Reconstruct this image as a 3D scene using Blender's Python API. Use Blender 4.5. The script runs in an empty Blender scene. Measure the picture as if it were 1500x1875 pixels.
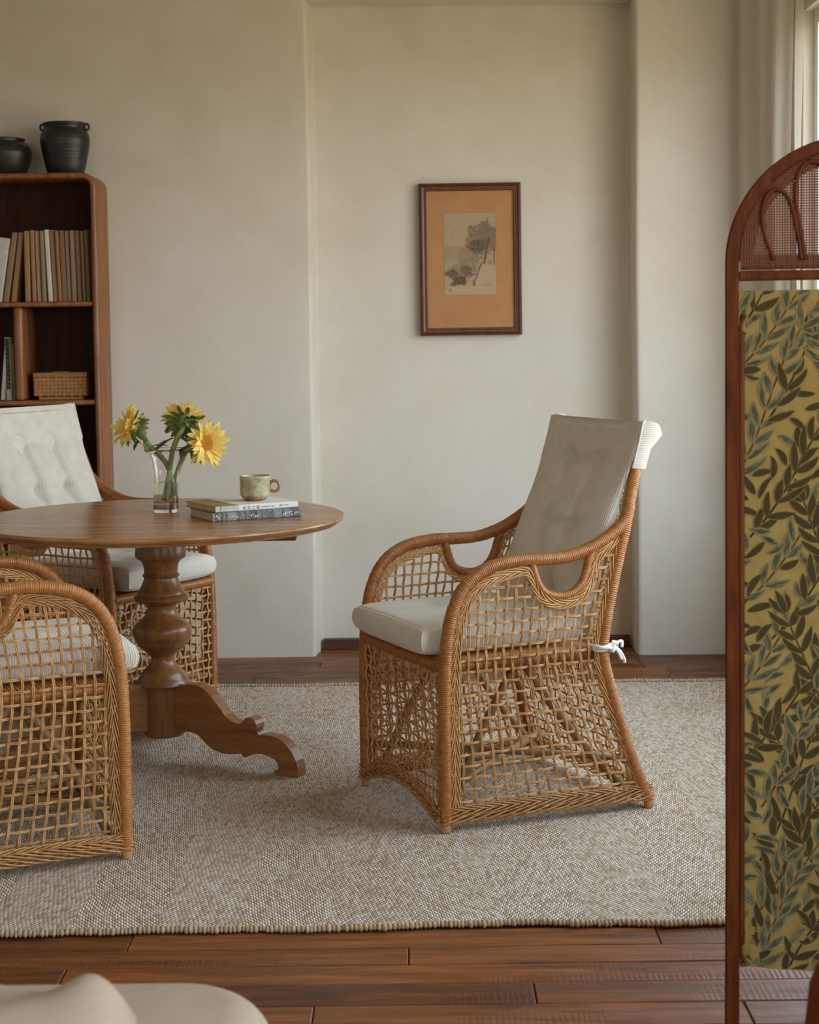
import bpy, bmesh, math, random
import numpy as np
from mathutils import Vector, Matrix, Euler

random.seed(7)
RNG = np.random.RandomState(11)
SC = bpy.context.scene
COL = SC.collection
PI = math.pi

# ------------------------------------------------------------------ camera
cam_d = bpy.data.cameras.new('camera')
cam = bpy.data.objects.new('camera', cam_d)
COL.objects.link(cam)
SC.camera = cam
cam.location = (0, 0, 1.317)
cam.rotation_mode = 'XYZ'
cam.rotation_euler = (Matrix.Rotation(PI/2 - math.atan(.064), 3, 'X') @ Matrix.Rotation(-.0125, 3, 'Z')).to_euler('XYZ')
cam_d.sensor_fit = 'HORIZONTAL'
cam_d.sensor_width = 24.0
cam_d.lens = 50.0
cam_d.shift_x = 0.0
cam_d.shift_y = -137.0/1500.0
cam_d.clip_start = .05
cam_d.dof.use_dof = True
cam_d.dof.focus_distance = 4.6
cam_d.dof.aperture_fstop = 6.5

# ------------------------------------------------------------------ exposure
vs = SC.view_settings
vs.view_transform = 'Standard'
vs.look = 'None'
vs.gamma = 1.0
vs.use_curve_mapping = False
vs.exposure = -0.07
SC.cycles.max_bounces = 10
SC.cycles.diffuse_bounces = 5
SC.cycles.transparent_max_bounces = 16

# ------------------------------------------------------------------ sky
SKY_UP = (.64, .82, 1.0)
SKY_HORIZON = (.88, .94, 1.0)
GROUND = (.40, .34, .24)
SKY_STRENGTH = 7.4
W = bpy.data.worlds.new('overcast_sky')
SC.world = W
W.use_nodes = True
nt = W.node_tree
nt.nodes.clear()
wo = nt.nodes.new('ShaderNodeOutputWorld')
wb = nt.nodes.new('ShaderNodeBackground')
wt = nt.nodes.new('ShaderNodeTexCoord')
wx = nt.nodes.new('ShaderNodeSeparateXYZ')
wm = nt.nodes.new('ShaderNodeMapRange')
wr = nt.nodes.new('ShaderNodeValToRGB')
wm.inputs['From Min'].default_value = -1
wm.inputs['From Max'].default_value = 1
nt.links.new(wt.outputs['Generated'], wx.inputs[0])
nt.links.new(wx.outputs['Z'], wm.inputs['Value'])
nt.links.new(wm.outputs[0], wr.inputs[0])
nt.links.new(wr.outputs[0], wb.inputs[0])
nt.links.new(wb.outputs[0], wo.inputs[0])
el = wr.color_ramp.elements
el[0].position = 0.0
el[0].color = (*GROUND, 1)
el[1].position = 1.0
el[1].color = (*SKY_UP, 1)
for p_, c_ in ((.485, GROUND), (.515, SKY_HORIZON), (.75, SKY_UP)):
    e_ = el.new(p_)
    e_.color = (*c_, 1)
wb.inputs['Strength'].default_value = SKY_STRENGTH

# windows of the room: openings in the wall to the right, and a fill opening added behind the camera
WIN1 = (3.3, 6.3, .55, 2.45)      # right wall: y0 y1 z0 z1
WIN2 = (-.6, 2.4, .55, 2.45)      # right wall, beside the camera
FILL_WIN = (-3.6, -.9, 1.35, 2.60)       # unseen window added behind the camera for fill light: x0 x1 z0 z1
XR, XL, YB, ZC = 1.455, -4.2, -3.2, 2.95


def portal(name, loc, rot, sx, sy):
    d = bpy.data.lights.new(name, 'AREA')
    d.shape = 'RECTANGLE'
    d.size, d.size_y = sx, sy
    d.cycles.is_portal = True
    o = bpy.data.objects.new(name, d)
    o.location, o.rotation_euler = loc, rot
    COL.objects.link(o)


for n_, w_ in (('portal_one', WIN1), ('portal_two', WIN2)):
    portal(n_, (XR+.085, (w_[0]+w_[1])/2, (w_[2]+w_[3])/2), (PI/2, 0, PI/2), w_[1]-w_[0], w_[3]-w_[2])

portal('portal_fill', ((FILL_WIN[0]+FILL_WIN[1])/2, YB-.085, (FILL_WIN[2]+FILL_WIN[3])/2), (PI/2, 0, 0), FILL_WIN[1]-FILL_WIN[0], FILL_WIN[3]-FILL_WIN[2])  # portal of the added fill window


# ------------------------------------------------------------------ helpers
def lin(r, g, b):
    f = lambda c: (c/12.92 if c <= .04045 else ((c+.055)/1.055)**2.4)
    return (f(r/255), f(g/255), f(b/255), 1.0)


class NT:
    """small wrapper that builds a node material"""
    def __init__(s, name, rough=.6, spec=.5):
        s.m = bpy.data.materials.new(name)
        s.m.use_nodes = True
        s.t = s.m.node_tree
        s.b = s.t.nodes['Principled BSDF']
        s.out = s.t.nodes['Material Output']
        s.b.inputs['Roughness'].default_value = rough
        s.b.inputs['Specular IOR Level'].default_value = spec

    def n(s, typ, **kw):
        nd = s.t.nodes.new('ShaderNode'+typ)
        for k, v in kw.items():
            setattr(nd, k, v)
        return nd

    def l(s, a, b):
        s.t.links.new(a, b)

    def coord(s, kind='Object', scale=(1, 1, 1), rand=False):
        tc = s.n('TexCoord')
        mp = s.n('Mapping')
        mp.inputs['Scale'].default_value = scale
        s.l(tc.outputs[kind], mp.inputs['Vector'])
        if rand:
            oi = s.n('ObjectInfo')
            mu = s.n('Math', operation='MULTIPLY')
            mu.inputs[1].default_value = 37.0
            s.l(oi.outputs['Random'], mu.inputs[0])
            cx = s.n('CombineXYZ')
            for i in range(3):
                s.l(mu.outputs[0], cx.inputs[i])
            s.l(cx.outputs[0], mp.inputs['Location'])
        return mp.outputs[0]

    def noise(s, vec, scale, detail=3, rough=.55, dist=0):
        nd = s.n('TexNoise')
        nd.inputs['Scale'].default_value = scale
        nd.inputs['Detail'].default_value = detail
        nd.inputs['Roughness'].default_value = rough
        nd.inputs['Distortion'].default_value = dist
        s.l(vec, nd.inputs['Vector'])
        return nd.outputs['Fac']

    def ramp(s, fac, stops):
        r = s.n('ValToRGB')
        e = r.color_ramp.elements
        e[0].position, e[0].color = stops[0]
        e[1].position, e[1].color = stops[-1]
        for p, c in stops[1:-1]:
            q = e.new(p)
            q.color = c
        s.l(fac, r.inputs[0])
        return r.outputs[0]

    def mix(s, a, b, fac, mode='MIX'):
        m = s.n('Mix', data_type='RGBA', blend_type=mode)
        for sock, val in ((m.inputs[0], fac), (m.inputs[6], a), (m.inputs[7], b)):
            if hasattr(val, 'links') or hasattr(val, 'is_linked'):
                s.l(val, sock)
            else:
                sock.default_value = val
        return m.outputs[2]

    def math(s, op, a, b=None, c=None):
        m = s.n('Math', operation=op)
        for i, v in enumerate((a, b, c)):
            if v is None:
                continue
            if hasattr(v, 'is_linked'):
                s.l(v, m.inputs[i])
            else:
                m.inputs[i].default_value = v
        return m.outputs[0]

    def bump(s, h, strength=.3, dist=.01):
        b = s.n('Bump')
        b.inputs['Strength'].default_value = strength
        b.inputs['Distance'].default_value = dist
        s.l(h, b.inputs['Height'])
        s.l(b.outputs[0], s.b.inputs['Normal'])

    def color(s, c):
        if hasattr(c, 'is_linked'):
            s.l(c, s.b.inputs['Base Color'])
        else:
            s.b.inputs['Base Color'].default_value = c


def plain(name, c, rough=.6, var=.12, scale=40, spec=.4, bump=0):
    m = NT(name, rough, spec)
    v = m.coord(rand=True)
    f = m.noise(v, scale)
    d = tuple(x*(1-var) for x in c[:3])+(1,)
    u = tuple(min(1, x*(1+var)) for x in c[:3])+(1,)
    m.color(m.ramp(f, [(.3, d), (.7, u)]))
    if bump:
        m.bump(f, bump, .002)
    return m.m


def wood(name, dark, mid, light, rough=.4, axis=0, scale=1.0, spec=.5, saw=False, objvar=.0, bump=.08):
    m = NT(name, rough, spec)
    st = [14*scale, 14*scale, 14*scale]
    st[axis] = 1.2*scale
    v = m.coord(scale=tuple(st), rand=True)
    g = m.noise(v, 2.2, 6, .62, .8)
    fine = [160*scale]*3
    fine[axis] = 5*scale
    v2 = m.coord(scale=tuple(fine), rand=True)
    g2 = m.noise(v2, 1.5, 3, .6)
    base = m.ramp(g, [(.28, dark), (.5, mid), (.72, light)])
    fib = m.ramp(g2, [(.35, (.62, .58, .55, 1)), (.6, (1, 1, 1, 1))])
    c = m.mix(base, fib, .55, 'MULTIPLY')
    if objvar:
        oi = m.n('ObjectInfo')
        vr = m.ramp(oi.outputs['Random'], [(0, (1-objvar, 1-objvar, 1-objvar, 1)), (.5, (1, .97, .93, 1)), (1, (1+objvar, 1+objvar*.8, 1+objvar*.5, 1))])
        c = m.mix(c, vr, 1.0, 'MULTIPLY')
    h = m.math('ADD', g2, m.math('MULTIPLY', g, .6))
    if saw:
        sv = m.coord(scale=(1, .10, 1), rand=True)
        wv = m.n('TexWave', wave_type='BANDS', bands_direction='X')
        wv.inputs['Scale'].default_value = 26
        wv.inputs['Distortion'].default_value = 5
        wv.inputs['Detail'].default_value = 2
        wv.inputs['Detail Scale'].default_value = 1.2
        m.l(sv, wv.inputs['Vector'])
        pv = m.coord(scale=(1.6, 6, 1), rand=True)
        pf = m.ramp(m.noise(pv, 1.3, 2), [(.48, (0, 0, 0, 1)), (.66, (1, 1, 1, 1))])
        sw = m.math('MULTIPLY', wv.outputs['Fac'], pf)
        c = m.mix(c, (.50, .42, .36, 1), m.math('MULTIPLY', sw, .26), 'MULTIPLY')
        # pale worn scuffs
        scv = m.coord(scale=(3, 40, 1), rand=True)
        sf = m.ramp(m.noise(scv, 2.0, 4, .7), [(.68, (0, 0, 0, 1)), (.78, (1, 1, 1, 1))])
        c = m.mix(c, lin(190, 160, 130), m.math('MULTIPLY', sf, .35))
        h = m.math('SUBTRACT', h, m.math('MULTIPLY', sw, .35))
        rv = m.coord(scale=(4, 12, 1), rand=True)
        rr = m.ramp(m.noise(rv, 2, 3), [(.3, (rough-.1,)*3+(1,)), (.7, (rough+.14,)*3+(1,))])
        m.l(rr, m.b.inputs['Roughness'])
    m.color(c)
    m.bump(h, bump, .004)
    return m.m


def link(o, parent=None):
    COL.objects.link(o)
    if parent is not None:
        o.parent = parent
    return o


def thing(name, label, cat, loc=(0, 0, 0), rotz=0.0, group=None):
    o = bpy.data.objects.new(name, None)
    o.empty_display_size = .05
    o.location = loc
    o.rotation_euler = (0, 0, rotz)
    link(o)
    return tag(o, label, cat, group)


def tag(o, label, cat, group=None):
    o['label'] = label
    o['category'] = cat
    if group:
        o['group'] = group
    return o


class MB:
    """collects geometry for ONE mesh object"""
    def __init__(s):
        s.v, s.f, s.mi, s.sm, s.at = [], [], [], [], []

    def add(s, vs_, fs_, mi=0, smooth=True, at=None):
        o = len(s.v)
        s.v.extend([tuple(map(float, p)) for p in vs_])
        s.f.extend([tuple(i+o for i in q) for q in fs_])
        s.mi.extend([mi]*len(fs_))
        s.sm.extend([smooth]*len(fs_))
        s.at.extend(list(at) if at is not None else [0.0]*len(vs_))
        return s

    def box(s, c, d, rot=None, mi=0):
        x, y, z = d[0]/2, d[1]/2, d[2]/2
        p = [Vector((a*x, b*y, e*z)) for a in (-1, 1) for b in (-1, 1) for e in (-1, 1)]
        if rot is not None:
            p = [rot @ q for q in p]
        p = [q+Vector(c) for q in p]
        return s.add(p, [(0, 1, 3, 2), (4, 6, 7, 5), (0, 4, 5, 1), (2, 3, 7, 6), (0, 2, 6, 4), (1, 5, 7, 3)], mi, False)

    def bbox(s, c, d, bev=.004, seg=2, rot=None, mi=0):
        bm = bmesh.new()
        bmesh.ops.create_cube(bm, size=1)
        for q in bm.verts:
            q.co = Vector((q.co.x*d[0], q.co.y*d[1], q.co.z*d[2]))
        bmesh.ops.bevel(bm, geom=bm.edges[:], offset=min(bev, min(d)*.49), segments=seg, profile=.5, affect='EDGES')
        bm.verts.index_update()
        p = [q.co.copy() for q in bm.verts]
        fs_ = [tuple(q.index for q in g.verts) for g in bm.faces]
        bm.free()
        if rot is not None:
            p = [rot @ q for q in p]
        return s.add([q+Vector(c) for q in p], fs_, mi, False)

    def tube(s, pts, r, sides=8, mi=0, closed=False, caps=True):
        P = np.asarray(pts, float)
        n = len(P)
        rad = np.full(n, r) if np.isscalar(r) else np.asarray(r, float)
        if closed:
            T = np.roll(P, -1, 0)-np.roll(P, 1, 0)
        else:
            T = np.gradient(P, axis=0)
        T /= np.maximum(np.linalg.norm(T, axis=1)[:, None], 1e-9)
        a = np.array([0, 0, 1.0]) if abs(T[0][2]) < .9 else np.array([1.0, 0, 0])
        u = np.cross(T[0], a)
        u /= np.linalg.norm(u)
        ang = np.arange(sides)*2*PI/sides
        ca, sa = np.cos(ang), np.sin(ang)
        vs_ = np.empty((n, sides, 3))
        for i in range(n):
            u = u-T[i]*np.dot(u, T[i])
            u /= max(np.linalg.norm(u), 1e-9)
            w = np.cross(T[i], u)
            vs_[i] = P[i]+rad[i]*(ca[:, None]*u+sa[:, None]*w)
        fs_ = []
        for i in range(n if closed else n-1):
            j = (i+1) % n
            for k in range(sides):
                l_ = (k+1) % sides
                fs_.append((i*sides+k, i*sides+l_, j*sides+l_, j*sides+k))
        if caps and not closed:
            fs_.append(tuple(range(sides))[::-1])
            fs_.append(tuple((n-1)*sides+k for k in range(sides)))
        return s.add(vs_.reshape(-1, 3), fs_, mi, True)

    def lathe(s, prof, seg=32, c=(0, 0, 0), mi=0, close=False, at=None):
        vs_, fs_ = [], []
        for r, z in prof:
            for k in range(seg):
                a = 2*PI*k/seg
                vs_.append((c[0]+r*math.cos(a), c[1]+r*math.sin(a), c[2]+z))
        n = len(prof)
        for i in range(n if close else n-1):
            j = (i+1) % n
            for k in range(seg):
                l_ = (k+1) % seg
                fs_.append((i*seg+k, i*seg+l_, j*seg+l_, j*seg+k))
        if not close:
            if prof[0][0] > 1e-5:
                fs_.append(tuple(range(seg))[::-1])
            if prof[-1][0] > 1e-5:
                fs_.append(tuple((n-1)*seg+k for k in range(seg)))
        return s.add(vs_, fs_, mi, True)

    def prism(s, outline, th, frame, mi=0, bev=0):
        """outline of 2d points, extruded by th symmetric; frame maps (a,b,c) to 3d"""
        n = len(outline)
        vs_ = [frame(a, b, -th/2) for a, b in outline]+[frame(a, b, th/2) for a, b in outline]
        fs_ = [tuple(range(n))[::-1], tuple(range(n, 2*n))]
        fs_ += [(i, (i+1) % n, n+(i+1) % n, n+i) for i in range(n)]
        return s.add(vs_, fs_, mi, False)

    def build(s, name, mats, parent=None, loc=None, autosmooth=None, attr=None):
        me = bpy.data.meshes.new(name)
        me.from_pydata(s.v, [], s.f)
        for m in (mats if isinstance(mats, (list, tuple)) else [mats]):
            me.materials.append(m)
        if len(me.polygons) == len(s.mi):
            me.polygons.foreach_set('material_index', s.mi)
            me.polygons.foreach_set('use_smooth', s.sm)
        if attr:
            a = me.attributes.new(attr, 'FLOAT', 'POINT')
            a.data.foreach_set('value', s.at)
        me.update()
        if autosmooth:
            me.set_sharp_from_angle(angle=math.radians(autosmooth))
        o = bpy.data.objects.new(name, me)
        if loc is not None:
            o.location = loc
        return link(o, parent)


def smooth_path(pts, step):
    """Catmull-Rom through pts, resampled at even arc length"""
    P = np.asarray(pts, float)
    P = np.vstack([2*P[0]-P[1], P, 2*P[-1]-P[-2]])
    out = []
    for i in range(1, len(P)-2):
        p0, p1, p2, p3 = P[i-1], P[i], P[i+1], P[i+2]
        for t in np.linspace(0, 1, 14, endpoint=False):
            out.append(.5*((2*p1)+(-p0+p2)*t+(2*p0-5*p1+4*p2-p3)*t*t+(-p0+3*p1-3*p2+p3)*t**3))
    out.append(P[-2])
    out = np.array(out)
    d = np.r_[0, np.cumsum(np.linalg.norm(np.diff(out, axis=0), axis=1))]
    n = max(2, int(round(d[-1]/step))+1)
    q = np.linspace(0, d[-1], n)
    return np.stack([np.interp(q, d, out[:, k]) for k in range(out.shape[1])], 1)


def wrapped(mb, pts, r, pitch=.0056, sides=12, smooth=True):
    """a pole closely wound with cane: real ridges along its length"""
    P = smooth_path(pts, pitch/4)
    rad = r-.0017*np.array([1.0, .12, 0, .12])[np.arange(len(P)) % 4]
    rad = rad+np.repeat(RNG.normal(0, .0003, len(P)//4+1), 4)[:len(P)]
    mb.tube(P, rad, sides)


def inside(poly, x, y):
    c = False
    n = len(poly)
    for i in range(n):
        x1, y1 = poly[i]
        x2, y2 = poly[i-1]
        if (y1 > y) != (y2 > y) and x < (x2-x1)*(y-y1)/(y2-y1)+x1:
            c = not c
    return c


def rough_grid(nx, ny, fn, mb, mi=0, at=None, flip=False):
    vs_, av = [], []
    for j in range(ny):
        for i in range(nx):
            p = fn(i/(nx-1), j/(ny-1))
            vs_.append(p[:3])
            av.append(p[3] if len(p) > 3 else 0)
    fs_ = []
    for j in range(ny-1):
        for i in range(nx-1):
            q = (j*nx+i, j*nx+i+1, (j+1)*nx+i+1, (j+1)*nx+i)
            fs_.append(q[::-1] if flip else q)
    mb.add(vs_, fs_, mi, True, av)


# ------------------------------------------------------------------ materials
def plaster():
    m = NT('limewash_plaster', .85, .2)
    v = m.coord()
    big = m.noise(v, 1.3, 4, .6, .3)
    mid = m.noise(v, 5, 5, .6)
    fine = m.noise(v, 70, 4, .6)
    c1 = m.ramp(big, [(.3, lin(207, 199, 182)), (.5, lin(214, 207, 193)), (.7, lin(213, 209, 200))])
    c2 = m.ramp(mid, [(.35, (.93, .91, .88, 1)), (.65, (1, 1, 1, 1))])
    m.color(m.mix(c1, c2, .6, 'MULTIPLY'))
    m.bump(m.math('ADD', m.math('MULTIPLY', mid, 1.0), m.math('MULTIPLY', fine, .12)), .25, .012)
    return m.m


M_PLASTER = plaster()
M_PLANK = wood('oiled_floorboard', lin(74, 40, 17), lin(118, 68, 30), lin(148, 90, 44), .40, 0, 1.0, .5, True, .34, .3)
M_GAP = plain('dark_gap', lin(30, 20, 14), .9)
M_SKIRT = wood('stained_skirting', lin(70, 40, 28), lin(96, 58, 42), lin(110, 72, 52), .5)
M_TABLE = wood('table_top_wood', lin(134, 90, 50), lin(168, 118, 72), lin(186, 138, 90), .27, 0, .8, .5, False, 0, .03)
M_PED = wood('turned_pedestal_wood', lin(104, 66, 30), lin(136, 90, 46), lin(154, 106, 58), .30, 2, 1.2, .5, False, 0, .04)
M_LEGW = wood('sawn_leg_wood', lin(112, 70, 30), lin(148, 96, 48), lin(164, 112, 60), .38, 0, 1.2, .5, False, 0, .06)
M_SHELF = wood('teak_shelf_wood', lin(110, 62, 30), lin(142, 88, 48), lin(160, 106, 64), .38, 2, 1.0, .5, False, 0, .03)
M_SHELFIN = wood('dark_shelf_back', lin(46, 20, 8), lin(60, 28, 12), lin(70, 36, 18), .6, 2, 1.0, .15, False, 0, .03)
M_SCREENW = wood('mahogany_screen_wood', lin(72, 32, 10), lin(100, 48, 18), lin(120, 62, 25), .5, 2, 1.6, .15, False, 0, .05)


def reed_mat(name, a, b, c, rough=.45):
    m = NT(name, rough, .5)
    v = m.coord(scale=(1, 1, 1), rand=True)
    f = m.noise(v, 55, 4, .65)
    oi = m.n('ObjectInfo')
    k = m.math('ADD', m.math('MULTIPLY', f, .75), m.math('MULTIPLY', oi.outputs['Random'], .25))
    m.color(m.ramp(k, [(.3, a), (.52, b), (.75, c)]))
    return m.m


M_REED = reed_mat('woven_reed', lin(162, 110, 56), lin(200, 149, 88), lin(218, 173, 116), .42)
M_WRAP = reed_mat('wound_cane', lin(130, 76, 27), lin(164, 103, 44), lin(183, 124, 60), .36)
M_POLE = reed_mat('rattan_pole', lin(120, 88, 52), lin(150, 114, 72), lin(168, 134, 90), .45)
M_PEG = plain('turned_peg_wood', lin(190, 138, 92), .5, .08)


def corduroy():
    m = NT('cream_corduroy', .92, .15)
    at = m.n('Attribute', attribute_name='rib')
    ph = m.math('MULTIPLY', at.outputs['Fac'], 2*PI/.0062)
    h = m.math('POWER', m.math('ABSOLUTE', m.math('SINE', m.math('MULTIPLY', ph, .5))), .6)
    v = m.coord(rand=True)
    f = m.noise(v, 22, 4)
    base = m.ramp(f, [(.3, lin(208, 200, 184)), (.7, lin(221, 214, 200))])
    m.color(base)
    m.b.inputs['Sheen Weight'].default_value = .2
    m.bump(h, .55, .0022)
    return m.m


M_CORD = corduroy()
M_TIE = plain('white_cotton_cord', lin(232, 228, 218), .9, .06, 300, .1, .3)


def rug_mat():
    m = NT('jute_herringbone', .95, .1)
    tc = m.n('TexCoord')
    sx = m.n('SeparateXYZ')
    wob = m.n('TexNoise')
    wob.inputs['Scale'].default_value = 3.0
    m.l(tc.outputs['Object'], wob.inputs['Vector'])
    m.l(tc.outputs['Object'], sx.inputs[0])
    wv = m.math('MULTIPLY', m.math('SUBTRACT', wob.outputs['Fac'], .5), .03)
    x = m.math('ADD', sx.outputs['X'], wv)
    y = m.math('ADD', sx.outputs['Y'], wv)
    tri = m.math('PINGPONG', x, .19)
    vv = m.math('ADD', y, m.math('MULTIPLY', tri, 1.5))
    row = m.math('MULTIPLY', vv, 1/.0165)
    rowi = m.math('FLOOR', row)
    rowf = m.math('ABSOLUTE', m.math('SINE', m.math('MULTIPLY', row, PI)))
    col = m.math('ADD', m.math('MULTIPLY', x, 1/.0074), m.math('MULTIPLY', rowi, .37))
    coli = m.math('FLOOR', col)
    colf = m.math('ABSOLUTE', m.math('SINE', m.math('MULTIPLY', col, PI)))
    h = m.math('MULTIPLY', m.math('POWER', rowf, .6), m.math('ADD', .35, m.math('MULTIPLY', m.math('POWER', colf, .6), .65)))
    cx = m.n('CombineXYZ')
    m.l(rowi, cx.inputs[0])
    m.l(coli, cx.inputs[1])
    wn = m.n('TexWhiteNoise', noise_dimensions='3D')
    m.l(cx.outputs[0], wn.inputs['Vector'])
    big = m.n('TexNoise')
    big.inputs['Scale'].default_value = 2.2
    big.inputs['Detail'].default_value = 5
    m.l(tc.outputs['Object'], big.inputs['Vector'])
    nub = m.ramp(wn.outputs['Value'], [(0, lin(186, 160, 130)), (.3, lin(210, 190, 164)), (.7, lin(224, 210, 190)), (1, lin(232, 226, 218))])
    tone = m.ramp(big.outputs['Fac'], [(.3, (.86, .82, .77, 1)), (.7, (1, 1, 1, 1))])
    c = m.mix(nub, tone, .8, 'MULTIPLY')
    c = m.mix(m.mix(c, lin(134, 104, 74), .6), c, h)
    m.color(c)
    m.bump(h, 1.0, .004)
    return m.m


M_RUG = rug_mat()
M_RUGEDGE = plain('jute_edge_yarn', lin(178, 154, 122), .95, .25, 90, .1, .4)
M_POT = NT('black_earthenware', .38, .5)
_v = M_POT.coord()
M_POT.color(M_POT.ramp(M_POT.noise(_v, 14, 4), [(.3, lin(20, 18, 16)), (.7, lin(44, 40, 36))]))
M_POT.bump(M_POT.noise(M_POT.coord(scale=(4, 4, 90)), 1.5, 2), .35, .004)
M_POT = M_POT.m


def linen(name, c, scale=900, rough=.95):
    m = NT(name, rough, .1)
    v = m.coord()
    a = m.noise(m.coord(scale=(1, 1, .04)), scale*.5, 2)
    b = m.noise(m.coord(scale=(.04, .04, 1)), scale*.5, 2)
    f = m.math('ADD', m.math('MULTIPLY', a, .5), m.math('MULTIPLY', b, .5))
    m.color(m.ramp(f, [(.35, tuple(x*.88 for x in c[:3])+(1,)), (.65, c)]))
    m.bump(f, .25, .001)
    return m


M_SOFA = linen('oatmeal_upholstery', lin(188, 167, 142)).m
M_PILLOW = linen('taupe_linen', lin(176, 154, 132)).m
M_RUST = linen('rust_velvet', lin(120, 58, 34)).m


def ortho_frame(p, x, y, z):
    return lambda a, b, c: tuple(Vector(p)+Vector(x)*a+Vector(y)*b+Vector(z)*c)


# ================================================================== STRUCTURE
def structure(o):
    o['kind'] = 'structure'
    return o


def rounded(pts, r, n=5):
    """rounds the given (index: radius) corners of a polyline"""
    out = []
    for i, p in enumerate(pts):
        if i in r:
            a, b, c = Vector(pts[i-1]), Vector(p), Vector(pts[i+1])
            d1 = (a-b).normalized()
            d2 = (c-b).normalized()
            q1, q2 = b+d1*r[i], b+d2*r[i]
            for k in range(n+1):
                t = k/n
                out.append(tuple((q1*(1-t)**2)+(b*2*t*(1-t))+(q2*t*t)))
        else:
            out.append(tuple(p))
    return out


# wall at the far end, with a shallow recess between two projecting piers
prof = rounded([(XL-.2, 6.82), (-.388, 6.815), (-.372, 6.985), (.908, 6.985), (.903, 6.762), (XR+.22, 6.752)],
               {1: .012, 2: .006, 3: .006, 4: .022})
mb = MB()
NZ = 60
zs = np.linspace(-.06, ZC, NZ)
prof3 = []
for i in range(len(prof)-1):
    a, b = np.array(prof[i]), np.array(prof[i+1])
    n = max(1, int(np.linalg.norm(b-a)/.08))
    for k in range(n):
        prof3.append(a+(b-a)*k/n)
prof3.append(np.array(prof[-1]))
prof3 = np.array(prof3)
vs_ = []
for z in zs:
    for k, p in enumerate(prof3):
        w = .0035*math.sin(1.7*z+p[0]*2.1)+.0025*math.sin(4.3*z+1+p[0]*3.7)
        vs_.append((p[0]+(w if -.5 < p[0] < 1.1 else 0)*.8, p[1]+w, z))
n = len(prof3)
mb.add(vs_, [(j*n+i, j*n+i+1, (j+1)*n+i+1, (j+1)*n+i) for j in range(NZ-1) for i in range(n-1)])
wall = structure(mb.build('wall_back', M_PLASTER, autosmooth=40))
wall['label'] = 'uneven limewashed plaster wall with a shallow recess'
mb = MB()
mb.bbox((.26, 6.905, (2.612+ZC)/2), (1.30, .15, ZC-2.612), .008)
structure(mb.build('trim_1', M_PLASTER))


def wall_with_openings(name, axis, at, th, a0, a1, openings):
    mb = MB()
    cuts = sorted(openings)
    edges = [a0]
    for o_ in cuts:
        edges += [o_[0], o_[1]]
    edges.append(a1)

    def bx(p0, p1, z0, z1):
        c, d = (p0+p1)/2, p1-p0
        if axis == 'y':
            mb.box((at+th/2, c, (z0+z1)/2), (abs(th), d, z1-z0))
        else:
            mb.box((c, at+th/2, (z0+z1)/2), (d, abs(th), z1-z0))
    for i in range(0, len(edges), 2):
        bx(edges[i], edges[i+1], 0, ZC)
    for o_ in cuts:
        bx(o_[0], o_[1], 0, o_[2])
        bx(o_[0], o_[1], o_[3], ZC)
    return structure(mb.build(name, M_PLASTER))


wall_with_openings('wall_right', 'y', XR, .075, YB, 6.76, [WIN1, WIN2])
wall_with_openings('wall_front', 'x', YB, -.075, XL, XR, [FILL_WIN])
mb = MB()
mb.box((XL-.1, (YB+6.8)/2, ZC/2), (.2, 6.8-YB, ZC))
structure(mb.build('wall_left', M_PLASTER))
mb = MB()
mb.box(((XL+XR)/2, (YB+7)/2, ZC+.1), (XR-XL+.6, 7.4-YB, .2))
structure(mb.build('ceiling', M_PLASTER))

# floor: one slab with every board of the visible part laid on it
mb = MB()
mb.box(((XL+XR)/2, (YB+7)/2, -.075), (XR-XL+.4, 7.4-YB, .11))
floor = structure(mb.build('floor', M_GAP))
PW = .1045
y = 2.62
row = 0
while y < 6.985:
    wv = PW*random.uniform(.93, 1.06)
    if y+wv > 6.99:
        wv = 6.99-y
    x = -2.2-random.uniform(0, 1.2)
    x_end = XR if y < 6.75 else .905
    x_min = -2.2 if y < 6.8 else -.37
    while x < x_end:
        ln = random.uniform(.8, 1.75)
        x0, x1 = max(x, x_min), min(x+ln, x_end)
        if x1-x0 > .03:
            mb = MB()
            mb.bbox((0, 0, 0), (x1-x0-.0022, wv-.0028, .02), .0022, 1)
            p = mb.build('plank', M_PLANK, floor, ((x0+x1)/2, y+wv/2, -.010+random.uniform(-.0012, .0006)))
        x += ln
    y += wv
    row += 1
mb = MB()
mb.box((-2.9, (2.62+7)/2, -.012), (1.4, 7-2.62, .02))
mb.box(((XL+XR)/2, (YB+2.62)/2, -.012), (XR-XL, 2.62-YB, .02))
o = mb.build('plank_field', M_PLANK, floor)
o['kind'] = 'stuff'

mb = MB()
mb.bbox((.267, 6.965, .022), (1.262, .022, .045), .004)
structure(mb.build('baseboard_back', M_SKIRT))


# windows: frame, mullions, sill and panes
M_PAINT = plain('white_window_paint', lin(232, 230, 222), .5, .04)
M_GLASS = NT('window_glass', 0, .5)
_t = M_GLASS
_tr = _t.n('BsdfTransparent')
_gl = _t.n('BsdfGlossy')
_gl.inputs['Roughness'].default_value = 0.0
_fr = _t.n('LayerWeight')
_fr = _t.math('ADD', .012, _t.math('MULTIPLY', _t.math('POWER', _fr.outputs['Facing'], 5.0), .55))
_mx = _t.n('MixShader')
_t.l(_fr, _mx.inputs[0])
_t.l(_tr.outputs[0], _mx.inputs[1])
_t.l(_gl.outputs[0], _mx.inputs[2])
_t.l(_mx.outputs[0], _t.out.inputs['Surface'])
M_GLASS = M_GLASS.m


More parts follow.
